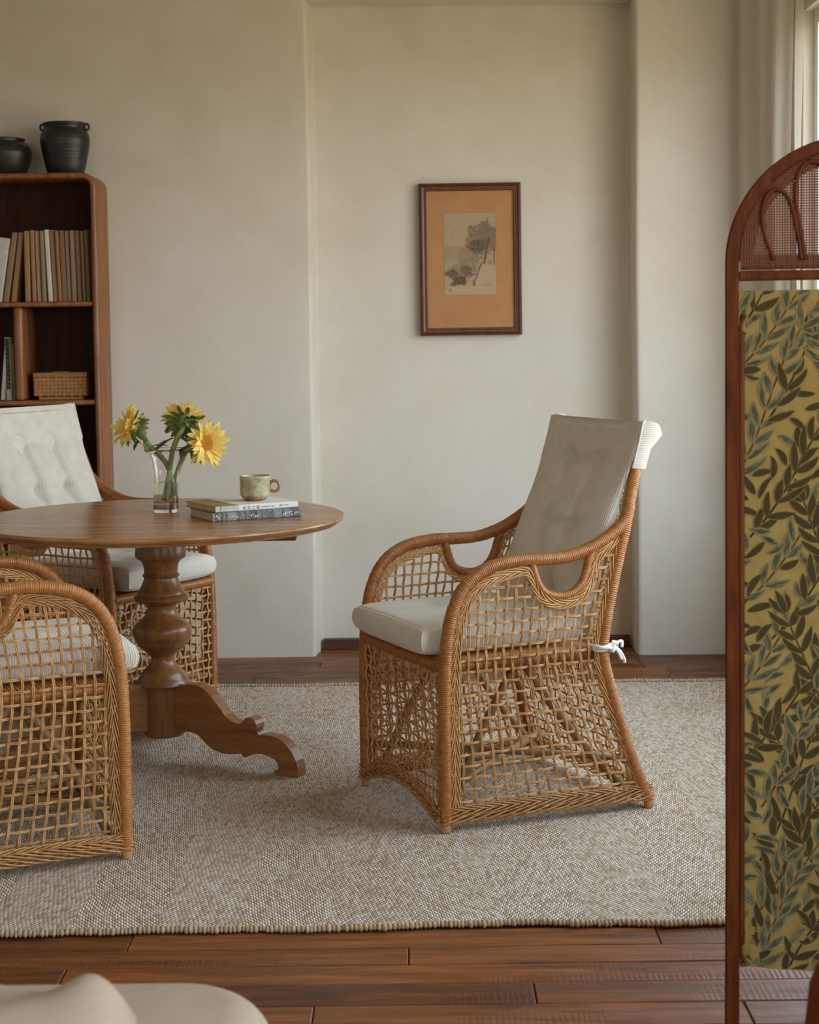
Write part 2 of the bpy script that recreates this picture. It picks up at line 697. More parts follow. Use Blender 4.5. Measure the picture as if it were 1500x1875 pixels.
def window(name, F, w, h):
    """F(a, b, c): a along the opening, b up, c outwards"""
    fr = MB()

    def bar(a, b, da, db, dc=.03, c=0):
        pts = [F(a+i*da/2, b+j*db/2, c+k*dc/2) for i in (-1, 1) for j in (-1, 1) for k in (-1, 1)]
        fr.add(pts, [(0, 1, 3, 2), (4, 6, 7, 5), (0, 4, 5, 1), (2, 3, 7, 6), (0, 2, 6, 4), (1, 5, 7, 3)], 0, False)
    bar(0, h/2-.025, w, .05)
    bar(0, -h/2+.025, w, .05)
    for a in (-w/2+.025, w/2-.025, 0):
        bar(a, 0, .05, h-.1)
    root = structure(fr.build(name, M_PAINT))
    for i in (-1, 1):
        for j in (-1, 1):
            g = MB()
            ca, cb = i*w/4, j*h/4
            pts = [F(ca-w/4, cb-h/4, 0), F(ca+w/4, cb-h/4, 0), F(ca+w/4, cb+h/4, 0), F(ca-w/4, cb+h/4, 0)]
            g.add(pts, [(0, 1, 2, 3)], 0, False)
            g.build('pane', M_GLASS, root)
    fr = MB()
    bar(0, 0, w, .03, .025)
    fr.build('glazing_bar', M_PAINT, root)
    return root


window('window_1', lambda a, b, c: (XR+.055+c, (WIN1[0]+WIN1[1])/2+a, (WIN1[2]+WIN1[3])/2+b), WIN1[1]-WIN1[0], WIN1[3]-WIN1[2])
window('window_2', lambda a, b, c: (XR+.055+c, (WIN2[0]+WIN2[1])/2+a, (WIN2[2]+WIN2[3])/2+b), WIN2[1]-WIN2[0], WIN2[3]-WIN2[2])
window('fill_window', lambda a, b, c: ((FILL_WIN[0]+FILL_WIN[1])/2+a, YB-.055-c, (FILL_WIN[2]+FILL_WIN[3])/2+b), FILL_WIN[1]-FILL_WIN[0], FILL_WIN[3]-FILL_WIN[2])  # added out of view, only to let in frontal fill light

# ================================================================== RUG
rug = thing('jute_rug', 'large beige herringbone jute rug under the table and wicker chairs', 'rug')
mb = MB()
RX0, RX1 = -2.35, 1.34


def rug_near(x):
    return 3.668+.010*math.sin(x*3.1+.5)+.006*math.sin(x*9.0)+.003*math.sin(x*31)


def rug_far(x):
    return 6.212+.006*math.sin(x*4)+.004*math.sin(x*17)


rough_grid(260, 60, lambda s, t: ((RX0+(RX1-RX0)*s), rug_near(RX0+(RX1-RX0)*s)*(1-t)+rug_far(RX0+(RX1-RX0)*s)*t,
           .0075+.0012*math.sin(s*40)*math.sin(t*23)*(1-t)), mb)
mb.build('woven_field', M_RUG, rug)
mb = MB()
x = RX0
while x < RX1:
    w_ = random.uniform(.0085, .014)
    for yy, s_ in ((rug_near(x), 1), (rug_far(x), -1)):
        r_ = w_*.55
        d_ = random.uniform(.008, .016)
        mb.tube([(x+random.uniform(-.003, .003), yy+s_*.006, .009), (x+.002, yy-s_*.004, .0115), (x+w_*.3, yy-s_*d_, .007), (x+w_*.4, yy-s_*d_*.95, .003)],
                [r_*.6, r_, r_*.85, r_*.3], 6)
    x += w_*.86
o = mb.build('edge_binding', M_RUGEDGE, rug)
o['kind'] = 'stuff'

# ================================================================== PEDESTAL TABLE
TC = (-.768, 5.20)
TZ = .75
table = thing('pedestal_table', 'round brown wooden pedestal table carrying the sunflowers and two books', 'table', (TC[0], TC[1], .0005))
R_ = .566
mb = MB()
mb.lathe([(.0001, .722), (R_-.03, .722), (R_-.022, .7235), (R_-.018, .728), (R_-.020, .731), (R_-.012, .7325), (R_-.004, .737), (R_, .743), (R_-.001, .747), (R_-.006, .75), (.0001, .75)], 128)
mb.build('table_top', M_TABLE, table, autosmooth=28)
mb = MB()
for k in (-1, 1):
    mb.bbox((.0, k*.16, .708), (.86, .07, .028), .004, rot=Matrix.Rotation(.0, 3, 'Z'))
mb.bbox((.0, 0, .70), (.34, .34, .022), .006)
mb.build('bearer', M_LEGW, table)
Z = lambda yc: .6868-yc/2355+.004
S_ = 1/2355
ped = [(.072, .708), (.077, Z(100)), (.0785, Z(125)), (.077, Z(150)), (.071, Z(163)), (.060, Z(178)), (.054, Z(205)), (.0515, Z(240)), (.0515, Z(268)), (.0545, Z(276)), (.0570, Z(285)), (.0545, Z(294)), (.0515, Z(300)),
       (.053, Z(320)), (.059, Z(352)), (.066, Z(385)), (.0715, Z(405)), (.0725, Z(415)), (.079, Z(425)), (.084, Z(440)), (.0835, Z(455)), (.079, Z(466)), (.070, Z(476)), (.052, Z(490)), (.046, Z(500)), (.044, Z(525)),
       (.046, Z(550)), (.053, Z(580)), (.066, Z(610)), (.079, Z(638)), (.0815, Z(643)), (.087, Z(660)), (.0895, Z(685)), (.0885, Z(720)), (.084, Z(750)), (.081, Z(756)), (.079, Z(775)), (.074, Z(795)), (.071, Z(800)), (.060, Z(825)), (.045, Z(850)),
       (.037, Z(870)), (.035, Z(892)), (.037, Z(915)), (.042, Z(935)), (.052, Z(960)), (.062, Z(985)), (.067, Z(1000)), (.069, Z(1015)), (.076, Z(1035)), (.082, Z(1055)), (.084, Z(1070)), (.081, Z(1080)), (.068, Z(1086)), (.066, Z(1100)), (.066, Z(1430)), (.06, Z(1450)), (.001, Z(1452))]
mb = MB()
mb.lathe(ped, 56)
mb.build('pedestal', M_PED, table, autosmooth=32)
LEG = [(.03, .245), (.095, .240), (.119, .245), (.146, .245), (.172, .237), (.198, .218), (.224, .191), (.249, .164), (.275, .148), (.301, .143), (.314, .149), (.318, .157), (.326, .164), (.338, .168), (.351, .166), (.360, .159), (.365, .149), (.365, .136), (.359, .127), (.369, .126), (.374, .118),
       (.402, .121), (.433, .119), (.452, .112), (.469, .102), (.484, .089), (.496, .074), (.506, .056), (.512, .036), (.514, .016), (.513, .008),
       (.440, .008), (.427, .009), (.424, .014), (.430, .019), (.441, .023), (.444, .031), (.441, .042), (.430, .051), (.411, .058), (.381, .063), (.350, .058), (.324, .045), (.311, .048), (.311, .055), (.272, .048), (.236, .047), (.204, .054), (.178, .068), (.163, .081), (.142, .095), (.115, .099), (.03, .094)]


def fine(outl, step=.008):
    out = []
    n = len(outl)
    for i in range(n):
        a, b = np.array(outl[i]), np.array(outl[(i+1) % n])
        out.append(tuple(a))
    return out


for ang in (-31, 89, 209):
    a = math.radians(ang)
    bm = bmesh.new()
    fs = []
    vv = [bm.verts.new((p[0], -.0225, p[1])) for p in LEG]
    f0 = bm.faces.new(vv)
    ex = bmesh.ops.extrude_face_region(bm, geom=[f0])
    bmesh.ops.translate(bm, verts=[g for g in ex['geom'] if isinstance(g, bmesh.types.BMVert)], vec=(0, .045, 0))
    bmesh.ops.recalc_face_normals(bm, faces=bm.faces)
    side = [e for e in bm.edges if len(e.link_faces) == 2 and any(len(g.verts) > 8 for g in e.link_faces)]
    bmesh.ops.bevel(bm, geom=side, offset=.0022, segments=2, affect='EDGES')
    bmesh.ops.triangulate(bm, faces=[g for g in bm.faces if len(g.verts) > 8])
    me = bpy.data.meshes.new('leg')
    bm.to_mesh(me)
    bm.free()
    me.materials.append(M_LEGW)
    o = bpy.data.objects.new('leg', me)
    o.rotation_euler = (0, 0, a)
    link(o, table)

# ================================================================== WICKER ARMCHAIRS
_bz = np.array([0, .1, .2, .3, .4, .46, .55, .65, .75, .85, .95, 1.03])
_bu = np.array([.622, .580, .546, .517, .492, .490, .510, .538, .567, .597, .630, .660])-.018


def ub(z):
    return float(np.interp(z, _bz, _bu))


def wid(u, z):
    return .258+.047*min(max(u/.6, 0), 1)*max(0, 1-z/.7)-.030*min(1, max(0, (z-.76)/.2))


def side_pt(u, z, s, out=0.0):
    return (u, s*(wid(u, z)+out), z)


def rope(mb, P, N, B, r, rs, wl, ph0, strands=3, flip=1, flat=.75):
    """twisted strands around path P with frame vectors N (in plane) and B (out of plane)"""
    d = np.r_[0, np.cumsum(np.linalg.norm(np.diff(P, axis=0), axis=1))]
    for k in range(strands):
        ph = ph0+flip*2*PI*d/wl+2*PI*k/strands
        Q = P+N*(r*np.sin(ph))[:, None]+B*(r*flat*np.cos(ph))[:, None]
        mb.tube(Q, rs, 5)


def path_frame(P2, lift, s):
    """2d (u,z) path -> 3d path on side s with in-plane normal and outward vector"""
    T = np.gradient(P2, axis=0)
    T /= np.linalg.norm(T, axis=1)[:, None]
    N2 = np.stack([-T[:, 1], T[:, 0]], 1)
    P = np.array([side_pt(u, z, s, lift) for u, z in P2])
    N = np.stack([N2[:, 0], np.zeros(len(P2)), N2[:, 1]], 1)
    B = np.tile(np.array([0, s*1.0, 0]), (len(P2), 1))
    return P, N, B


BRAID = [(.030, .060), (.030, .200), (.030, .33), (.035, .45), (.046, .53), (.066, .588), (.094, .622), (.132, .646), (.178, .659), (.222, .666), (.246, .664), (.262, .648), (.271, .625), (.284, .600), (.305, .583), (.332, .573), (.360, .571),
         (.390, .577), (.418, .594), (.438, .622), (.449, .655), (.462, .686), (.488, .708), (.514, .730), (.536, .748), (.544, .738), (.534, .712), (.515, .655), (.494, .585), (.470, .510), (.457, .450), (.462, .395), (.482, .315), (.512, .225), (.550, .125), (.572, .060)]
ARM = [(.003, .022), (.003, .18), (.003, .33), (.008, .46), (.019, .54), (.042, .604), (.073, .646), (.115, .674), (.165, .689), (.232, .696), (.295, .694), (.370, .696), (.435, .712), (.490, .736), (.535, .764), (.560, .792), (.574, .826)]
HANDLE = [(.262, .688), (.272, .655), (.284, .625), (.303, .604), (.330, .594), (.358, .592), (.388, .600), (.412, .620), (.427, .648), (.437, .680), (.448, .706)]
POLY = [tuple(p) for p in BRAID]
NS, NROW, Z0, DZ = 18, 22, .074, .0308
zrow = [Z0+DZ*j for j in range(NROW)]


def reeds(mb, P, N, gap=.00185, r=.0019, n=2):
    for k in range(n):
        off = (k-(n-1)/2)*gap*2
        mb.tube(P+N*off, r, 5)


def lattice(parent, F, curve_s, curve_w, ns, nrow, is_in, amp=.0028):
    """F(i, j, out) -> 3d for real-valued stake index i and row index j."""
    eps = .25
    for i in range(ns):
        jj = np.arange(-.5, nrow-.5+1e-6, eps)
        segs, cur = [], []
        for j in np.arange(-2.0, nrow+1.0, eps):
            if is_in(i, j):
                cur.append(j)
            else:
                if len(cur) > 3:
                    segs.append(cur)
                cur = []
        if len(cur) > 3:
            segs.append(cur)
        if not segs:
            continue
        wob, wp = RNG.uniform(.0, .03), RNG.uniform(0, 6)
        for sg in segs:
            mb = MB()
            P = np.array([F(i+wob*math.sin(j*.9+wp), j, amp*math.cos(PI*(j+i))) for j in sg])
            Q = np.array([F(i+.05, j, 0) for j in sg])-np.array([F(i-.05, j, 0) for j in sg])
            Q /= np.linalg.norm(Q, axis=1)[:, None]
            reeds(mb, P, Q)
            mb.build('stake', M_REED, parent)
    for j in range(nrow):
        segs, cur = [], []
        for i in np.arange(-1.5, ns+.5, eps):
            if is_in(i, j):
                cur.append(i)
            else:
                if len(cur) > 3:
                    segs.append(cur)
                cur = []
        if len(cur) > 3:
            segs.append(cur)
        if not segs:
            continue
        wob, wp = RNG.uniform(.0, .03), RNG.uniform(0, 6)
        for sg in segs:
            mb = MB()
            P = np.array([F(i, j+wob*math.sin(i*.8+wp), -amp*math.cos(PI*(j+i))) for i in sg])
            Q = np.array([F(i, j+.05, 0) for i in sg])-np.array([F(i, j-.05, 0) for i in sg])
            Q /= np.linalg.norm(Q, axis=1)[:, None]
            reeds(mb, P, Q, .0017, .0018)
            mb.build('weaver', M_REED, parent)


def pillow_front(s):
    return (max(0.0, 1-abs(s)**5))**.5


_cz = np.array([.47, .55, .62, .70, .80, .92, 1.046])
_cu = np.array([.372, .396, .420, .454, .504, .568, .612])
TUFTS = [(-.31, .785), (.31, .785), (-.31, .485), (.31, .485), (-.31, .19), (.31, .19)]


def build_chair(name):
    root = bpy.data.objects.new(name, None)
    root.empty_display_size = .05
    link(root)
    for s in (-1, 1):
        # ---- frame of one side
        mb = MB()
        wrapped(mb, [side_pt(u, z, s) for u, z in ARM], .0175)
        mb.build('arm_frame', M_WRAP, root)
        mb = MB()
        wrapped(mb, [side_pt(ub(z), z, s) for z in np.linspace(.022, 1.0, 24)], .0175)
        mb.build('back_post', M_WRAP, root)
        mb = MB()
        wrapped(mb, [side_pt(u, z, s) for u, z in HANDLE], .0120)
        mb.build('handle_loop', M_WRAP, root)
        mb = MB()
        wrapped(mb, [(.0, s*.245, .430), (.15, s*.243, .428), (.30, s*.243, .426), (.47, s*.245, .424)], .0155)
        mb.build('seat_rail', M_WRAP, root)
        # ---- woven side: braided border with stakes and weavers as its pieces
        mb = MB()
        P2 = smooth_path(BRAID, .006)
        P, N, B = path_frame(P2, .004, s)
        rope(mb, P-N*.0066, N, B, .0058, .0021, .16, 0, 5, 1)
        rope(mb, P+N*.0066, N, B, .0058, .0021, .16, 1, 5, -1)
        panel = mb.build('side_panel', M_REED, root)

        def F(i, j, out, s=s):
            t = (i+.75)/(NS+.5)
            z = Z0+DZ*j
            u = .003+(ub(z)-.003)*t
            return side_pt(u, z, s, out+.001)

        def is_in(i, j):
            t = (i+.75)/(NS+.5)
            z = Z0+DZ*j
            return inside(POLY, .003+(ub(z)-.003)*t, z)
        lattice(panel, F, None, None, NS, NROW, is_in)
        # ---- braided foot band
        mb = MB()
        us = np.linspace(-.012, ub(.03)+.014, 90)
        for zz, fl, r_, wl in ((.030, 1, .0085, .20), (.045, 1, .0070, .17), (.057, -1, .0060, .15)):
            P = np.array([side_pt(u, zz+.003*math.sin(PI*u/.6), s, .008-.15*max(0, zz-.03)) for u in us])
            N = np.tile(np.array([0, 0, 1.0]), (len(us), 1))
            B = np.tile(np.array([0, s*1.0, 0]), (len(us), 1))
            rope(mb, P, N, B, r_, .0025, wl, zz*99, 5, fl, .9)
        mb.build('foot_braid', M_REED, root)
        # ---- struts below the seat
        mb = MB()
        mb.tube(smooth_path([(.035, s*.225, .05), (.12, s*.215, .22), (.24, s*.20, .405)], .03), .0115, 8)
        mb.tube(smooth_path([(.545, s*.235, .05), (.40, s*.215, .22), (.27, s*.20, .405)], .03), .0115, 8)
        mb.build('brace', M_POLE, root)
        mb = MB()
        mb.tube([(.01, s*.25, .036), (.59, s*.28, .036)], .011, 8)
        mb.build('stretcher', M_POLE, root)
        for u in (.003, ub(.02)):
            mb = MB()
            p = side_pt(u, 0, s)
            mb.lathe([(.0125, 0), (.0140, .003), (.0140, .026), (.012, .03)], 14, p)
            mb.build('peg_foot', M_PEG, root)
    # ---- front, back
    mb = MB()
    wrapped(mb, [(.002, -.252, .432), (-.006, -.12, .434), (-.008, 0, .434), (-.006, .12, .434), (.002, .252, .432)], .0165)
    mb.build('front_rail', M_WRAP, root)
    mb = MB()
    wrapped(mb, [(ub(.43)-.004, -.25, .428), (ub(.43), 0, .428), (ub(.43)-.004, .25, .428)], .0155)
    wrapped(mb, [(ub(.995), -wid(1, .995), .995), (ub(1.0)+.012, -.12, 1.006), (ub(1.0)+.015, 0, 1.008), (ub(1.0)+.012, .12, 1.006), (ub(.995), wid(1, .995), .995)], .0165)
    mb.build('back_rail', M_WRAP, root)
    mb = MB()
    mb.tube([(.01, -.24, .10), (.57, .24, .10)], .0105, 8)
    mb.tube([(.01, .24, .125), (.57, -.24, .125)], .0105, 8)
    mb.build('stretcher', M_POLE, root)

    def zbot(y):
        return .034+.050*max(0.0, 1-(y/.23)**2)
    mb = MB()
    ys = np.linspace(-.262, .262, 90)
    for dz, fl, r_ in ((-.004, 1, .0085), (.011, -1, .0080), (.025, 1, .0065)):
        P = np.array([(-.012, y_, zbot(y_)+dz) for y_ in ys])
        N = np.tile(np.array([0, 0, 1.0]), (len(ys), 1))
        B = np.tile(np.array([-1.0, 0, 0]), (len(ys), 1))
        rope(mb, P, N, B, r_, .0025, .18, dz*80, 5, fl, .8)
    front = mb.build('front_panel', M_REED, root)
    nf, rf = 17, 12

    def FF(i, j, out):
        y_ = -.228+.456*i/(nf-1)
        z = .10+.0285*j
        return (-.006-out+.022*math.cos(PI*y_/.5)*math.sin(PI*min(1, max(0, (z-.04)/.39)))*.8, y_, z)
    lattice(front, FF, None, None, nf, rf, lambda i, j: abs(-.228+.456*i/(nf-1)) < .248 and zbot(-.228+.456*i/(nf-1))+.006 < .10+.0285*j < .428)
    mb = MB()
    ys = np.linspace(-.30, .30, 90)
    for zz, fl, r_ in ((.030, 1, .0090), (.046, -1, .0080), (.060, 1, .0065)):
        P = np.array([(ub(zz)+.016, y_, zz) for y_ in ys])
        N = np.tile(np.array([0, 0, 1.0]), (len(ys), 1))
        B = np.tile(np.array([1.0, 0, 0]), (len(ys), 1))
        rope(mb, P, N, B, r_, .0025, .18, zz*80, 5, fl, .8)
    back = mb.build('back_panel', M_REED, root)
    nb, rb = 17, 29

    def FB(i, j, out):
        z = .08+.0308*j
        k = -1+2*(i+.5)/nb
        return (ub(z)+.004+out, k*(wid(ub(z), z)-.012), z)
    lattice(back, FB, None, None, nb, rb, lambda i, j: -.45 < i < nb-.55 and .05 < .08+.0308*j < .985)
    mb = MB()
    for k in range(44):
        u = .018+k*.0102
        mb.tube([(u, -.236, .440), (u, 0, .437), (u, .236, .440)], .0046, 6)
    mb.build('seat_deck', M_REED, root)

    # ---- seat cushion
    mb = MB()
    U0, U1, ZB, ZT = -.044, .430, .452, .541
    nx, ny = 44, 44

    def seatc(s, t, top):
        a, b = 2*s-1, 2*t-1
        e = (max(0, 1-abs(a)**7)*max(0, 1-abs(b)**7))**.5
        hw = .226-.004*abs(a)
        uu = (U0+U1)/2+(U1-U0)/2*a*(1-.012*b*b)
        yy = hw*b*(1-.02*(1-a*a))
        mid = (ZB+ZT)/2
        if top:
            z = mid+.026+(ZT-mid-.026)*(e**.75)
            for ta, tb in ((-.32, -.32), (-.32, .32), (.32, -.32), (.32, .32)):
                d = ((a-ta)/.16)**2+((b-tb)/.16)**2
                z -= .011*math.exp(-d)
            z += .003*(1-a*a)*(1-b*b)
        else:
            z = mid-.026-(mid-.026-ZB)*(e**.6)
        return (uu, yy, z, uu*.9+yy*.0)
    rough_grid(nx, ny, lambda s, t: seatc(s, t, True), mb, flip=False)
    rough_grid(nx, ny, lambda s, t: seatc(s, t, False), mb, flip=True)
    # boxing strip joining the two faces
    per = [(k/(nx-1), 0) for k in range(nx)]+[(1, k/(ny-1)) for k in range(ny)]+[(1-k/(nx-1), 1) for k in range(nx)]+[(0, 1-k/(ny-1)) for k in range(ny)]
    vs_, av = [], []
    c0 = np.array([(U0+U1)/2, 0])
    L = 0
    for q, (s_, t_) in enumerate(per):
        a, b = seatc(s_, t_, True), seatc(s_, t_, False)
        if q:
            L += math.hypot(a[0]-lp[0], a[1]-lp[1])
        lp = a
        for k in range(5):
            f = k/4
            bulge = .009*math.sin(PI*f)**.7
            dx, dy = a[0]-c0[0], a[1]
            nn = math.hypot(dx, dy)
            vs_.append((a[0]+dx/nn*bulge, a[1]+dy/nn*bulge, a[2]*(1-f)+b[2]*f))
            av.append(L)
    fs_ = []
    for q in range(len(per)-1):
        for k in range(4):
            fs_.append((q*5+k, q*5+k+1, (q+1)*5+k+1, (q+1)*5+k))
    mb.add(vs_, fs_, 0, True, av)
    mb.build('seat_cushion', M_CORD, root, attr='rib')

    # ---- back cushion
    mb = MB()

    def hw(z):
        t = (z-.47)/(1.046-.47)
        return .242+.005*min(1, max(0, (z-.90)/.05))-.006*math.exp(-((z-.85)/.06)**2)-.012*math.exp(-((z-.49)/.06)**2)

    def bc(s, t):
        a = 2*s-1
        z = .478+(1.046-.478)*t
        back = ub(z)-.024
        fr = float(np.interp(z, _cz, _cu))
        e = pillow_front(a)
        edge_t = (1-max(0, (abs(2*t-1)-.86)/.14)**3)
        if t > .5:
            edge_t = 1
        u = back-(back-fr)*(e**.8)*(.25+.75*edge_t)
        d = 0
        for ta, tb in TUFTS:
            d += .028*math.exp(-((a-ta)/.10)**2-((t-tb)/.045)**2)
        for ta in (-.30, .30):
            d += .021*math.exp(-((a-ta-.03*math.sin(t*9))/.07)**2)*max(0, min(1, (.84-t)/.06))
        for tb in (.785, .485, .19):
            d += .011*math.exp(-((t-tb)/.03)**2)*(1 if abs(a) < .34 else math.exp(-((abs(a)-.34)/.2)**2))
        d += .004*math.sin(a*13+t*7)*max(0, .30-t)*3
        d -= .006*math.sin(PI*t)*(1-a*a)
        y_ = hw(z)*a
        return (u+d*e, y_, z-.010*(1-a*a)*(1 if t > .97 else 0), y_)
    rough_grid(80, 100, bc, mb, flip=True)
    rough_grid(10, 30, lambda s, t: (ub(.478+.568*t)-.022, hw(.478+.568*t)*(2*s-1), .478+.568*t, hw(.5)*(2*s-1)), mb)
    # closing strips: both sides, bottom
    for sd in (0.0, 1.0):
        rough_grid(3, 40, lambda s, t: tuple(np.array(bc(sd, t)[:3])*(1-s)+np.array((ub(.478+.568*t)-.022, bc(sd, t)[1], bc(sd, t)[2]))*s)+(s*.05,), mb)
    rough_grid(40, 3, lambda s, t: tuple(np.array(bc(s, 0)[:3])*(1-t)+np.array((ub(.478)-.022, bc(s, 0)[1], .478))*t)+(t*.05,), mb)
    bk = mb.build('back_cushion', M_CORD, root, attr='rib')
    # ---- hood that slips over the top of the back
    mb = MB()
    nseg = 30

    def hood_ring(y_, k, sc=1.0):
        """outline in (u,z) going from front bottom over the top to back bottom"""
        zt = 1.047+.007*abs(y_/.265)**2
        f0, b0 = .922, .918
        pts = []
        pts.append((ub(f0)-.019, f0))
        pts.append((.606, .99))
        pts.append((.618, zt-.012))
        pts.append((.626, zt-.002))
        pts.append((.645, zt-.004))
        pts.append((.672, zt-.020))
        pts.append((.680, zt-.045))
        pts.append((ub(.96)+.027, .97))
        pts.append((ub(b0)+.024, b0))
        return pts
    rows = []
    for q in range(nseg+1):
        a = -1+2*q/nseg
        y_ = .248*a
        rows.append([(p[0]-.004*(1-a*a), y_, p[1]-(.009*(1-a*a) if p[1] > 1 else 0)+.0012*math.sin(q*2.1+p[1]*40)) for p in hood_ring(y_, q)])
    npt = len(rows[0])
    vs_ = [p for r in rows for p in r]
    av = [p[1] for r in rows for p in r]
    fs_ = [(q*npt+k, (q+1)*npt+k, (q+1)*npt+k+1, q*npt+k+1) for q in range(nseg) for k in range(npt-1)]
    mb.add(vs_, fs_, 0, True, av)
    for q, sg in ((0, -1), (nseg, 1)):
        rr = rows[q]
        n2 = 8
        vs_, av = [], []
        for k in range(npt):
            m = npt-1-k
            pass
        # the side gusset: columns between front edge and back edge
        fr_ = [rr[0], rr[1], rr[2], rr[3]]
        bk_ = [rr[8], rr[7], rr[6], rr[5]]
        for k in range(4):
            for i in range(n2+1):
                f = i/n2
                p = np.array(fr_[k])*(1-f)+np.array(bk_[k])*f
                if k == 3:
                    p[2] = p[2]+.004*math.sin(PI*f)
                p[1] += sg*.008*math.sin(PI*f)*(.5+.2*k)
                vs_.append(tuple(p))
                av.append(p[2])
        fs_ = [(k*(n2+1)+i, k*(n2+1)+i+1, (k+1)*(n2+1)+i+1, (k+1)*(n2+1)+i) for k in range(3) for i in range(n2)]
        if sg > 0:
            fs_ = [f_[::-1] for f_ in fs_]
        mb.add(vs_, fs_, 0, True, av)
    # welt along the front seam
    for q in (0, nseg):
        mb.tube([(p[0]-.001, p[1], p[2]) for p in rows[q][:4]], .0028, 6)
    mb.build('cushion_hood', M_CORD, bk, attr='rib')
    # ---- cotton ties knotted round the back posts
    for s in (-1, 1):
        mb = MB()
        zt = .447
        uu = ub(zt)
        y0 = wid(uu, zt)
        ring = [(uu+.026*math.cos(a)-.004, s*(y0+.024*math.sin(a)), zt+.003*math.sin(a*2)) for a in np.linspace(0, 2*PI, 20, endpoint=False)]
        for dz in (-.005, 0, .005):
            mb.tube([(p[0], p[1], p[2]+dz) for p in ring], .0034, 6, closed=True)
        mb.tube(smooth_path([(uu-.035, s*(y0-.02), zt+.006), (uu-.022, s*(y0+.022), zt+.003), (uu+.01, s*(y0+.029), zt)], .006), .005, 6)
        k0 = (uu+.026, s*(y0+.012), zt)
        for q in range(4):
            a0 = q*1.3
            mb.tube([(k0[0]+.012*math.cos(a0+t)*(1-.15*q), k0[1]+s*.008*math.sin(a0*.7+t), k0[2]+.012*math.sin(a0+t+q)) for t in np.linspace(0, 2*PI, 12, endpoint=False)], .0040, 6, closed=True)
        mb.tube(smooth_path([k0, (uu+.040, s*(y0+.016), zt+.012), (uu+.052, s*(y0+.014), zt+.011), (uu+.050, s*(y0+.016), zt-.004)], .004), .0044, 6)
        mb.tube(smooth_path([k0, (uu+.042, s*(y0+.018), zt-.012), (uu+.054, s*(y0+.02), zt-.034), (uu+.057, s*(y0+.02), zt-.046)], .004), .0046, 6)
        mb.tube(smooth_path([k0, (uu+.036, s*(y0+.02), zt-.014), (uu+.046, s*(y0+.022), zt-.036)], .004), .0044, 6)
        mb.build('tie', M_TIE, root)
    return root


def copy_tree(o, parent=None):
    c = o.copy()
    COL.objects.link(c)
    if parent is not None:
        c.parent = parent
    for ch in o.children:
        copy_tree(ch, c)
    return c


RUGZ = .0085
G_CH = 'wicker armchairs around the pedestal table'
chA = build_chair('wicker_armchair')
chA.location = (-.030, 4.592, RUGZ)
chA.rotation_euler = (0, 0, math.radians(25.0))
tag(chA, 'wicker armchair right of the table, seen whole from the side, white tie knot', 'armchair', G_CH)
chC = copy_tree(chA)
chC.location = (-.816, 4.413, RUGZ)
chC.rotation_euler = (0, 0, math.radians(203.2))
tag(chC, 'wicker armchair nearest the sofa, in front of the table, its woven side toward us', 'armchair', G_CH)
chB = copy_tree(chA)
chB.location = (-.838, 5.731, RUGZ)
chB.rotation_euler = (0, 0, math.radians(148))
tag(chB, 'wicker armchair behind the table, in front of the bookcase, tufted cream back facing us', 'armchair', G_CH)

# ================================================================== BOOKCASE
SX, SY0, SY1 = -1.187, 6.56, 6.815
ST = 1.925
SXL = -2.62
bc_ = thing('bookcase', 'dark teak bookcase with rounded top corner holding books and a woven box', 'bookcase', ((SX+SXL)/2, (SY0+SY1)/2, 0))
bx0 = bc_.location


def shelf_part(name, x0, x1, y0, y1, z0, z1, mat, bev=.004, seg=2):
    mb = MB()
    mb.bbox((0, 0, 0), (x1-x0, y1-y0, z1-z0), bev, seg)
    return mb.build(name, mat, bc_, ((x0+x1)/2-bx0[0], (y0+y1)/2-bx0[1], (z0+z1)/2), autosmooth=40)


# carcass: one bent board, side - rounded corner - top
th = .022
rc = .055
outer = [(SX, .0), (SX, ST-rc)]+[(SX-rc+rc*math.cos(a), ST-rc+rc*math.sin(a)) for a in np.linspace(.15, PI/2, 9)]+[(SXL+rc, ST)]+[(SXL+rc-rc*math.sin(a), ST-rc+rc*math.cos(a)) for a in np.linspace(.15, PI/2, 9)]+[(SXL, 0)]
ri = rc-th
inner = [(SX-th, .0), (SX-th, ST-rc)]+[(SX-rc+ri*math.cos(a), ST-rc+ri*math.sin(a)) for a in np.linspace(.15, PI/2, 9)]+[(SXL+rc, ST-th)]+[(SXL+rc-ri*math.sin(a), ST-rc+ri*math.cos(a)) for a in np.linspace(.15, PI/2, 9)]+[(SXL+th, 0)]
mb = MB()
n = len(outer)
vs_ = []
NOSE = [(0, 0.003), (0.5, 0.0), (1, 0.003)]
for (o_, i_) in zip(outer, inner):
    o_, i_ = np.array(o_), np.array(i_)
    ring = []
    ring.append((*o_, SY1))
    ring.append((*o_, SY0+.007))
    ring.append((*(o_*.85+i_*.15), SY0+.002))
    ring.append((*(o_*.5+i_*.5), SY0))
    ring.append((*(o_*.15+i_*.85), SY0+.002))
    ring.append((*i_, SY0+.007))
    ring.append((*i_, SY1))
    vs_ += [(p[0]-bx0[0], p[2]-bx0[1], p[1]) for p in ring]
fs_ = [(a*7+k, (a+1)*7+k, (a+1)*7+k+1, a*7+k+1) for a in range(n-1) for k in range(6)]
mb.add(vs_, fs_, 0, True)
mb.build('carcass', M_SHELF, bc_, autosmooth=50)
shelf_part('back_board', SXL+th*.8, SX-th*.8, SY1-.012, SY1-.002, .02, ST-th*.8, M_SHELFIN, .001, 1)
shelf_part('shelf', SXL+th, SX-th, SY0+.006, SY1-.01, 1.415, 1.435, M_SHELF, .007, 3)
shelf_part('shelf', SXL+th, SX-th, SY0+.006, SY1-.01, 1.036, 1.056, M_SHELF, .007, 3)
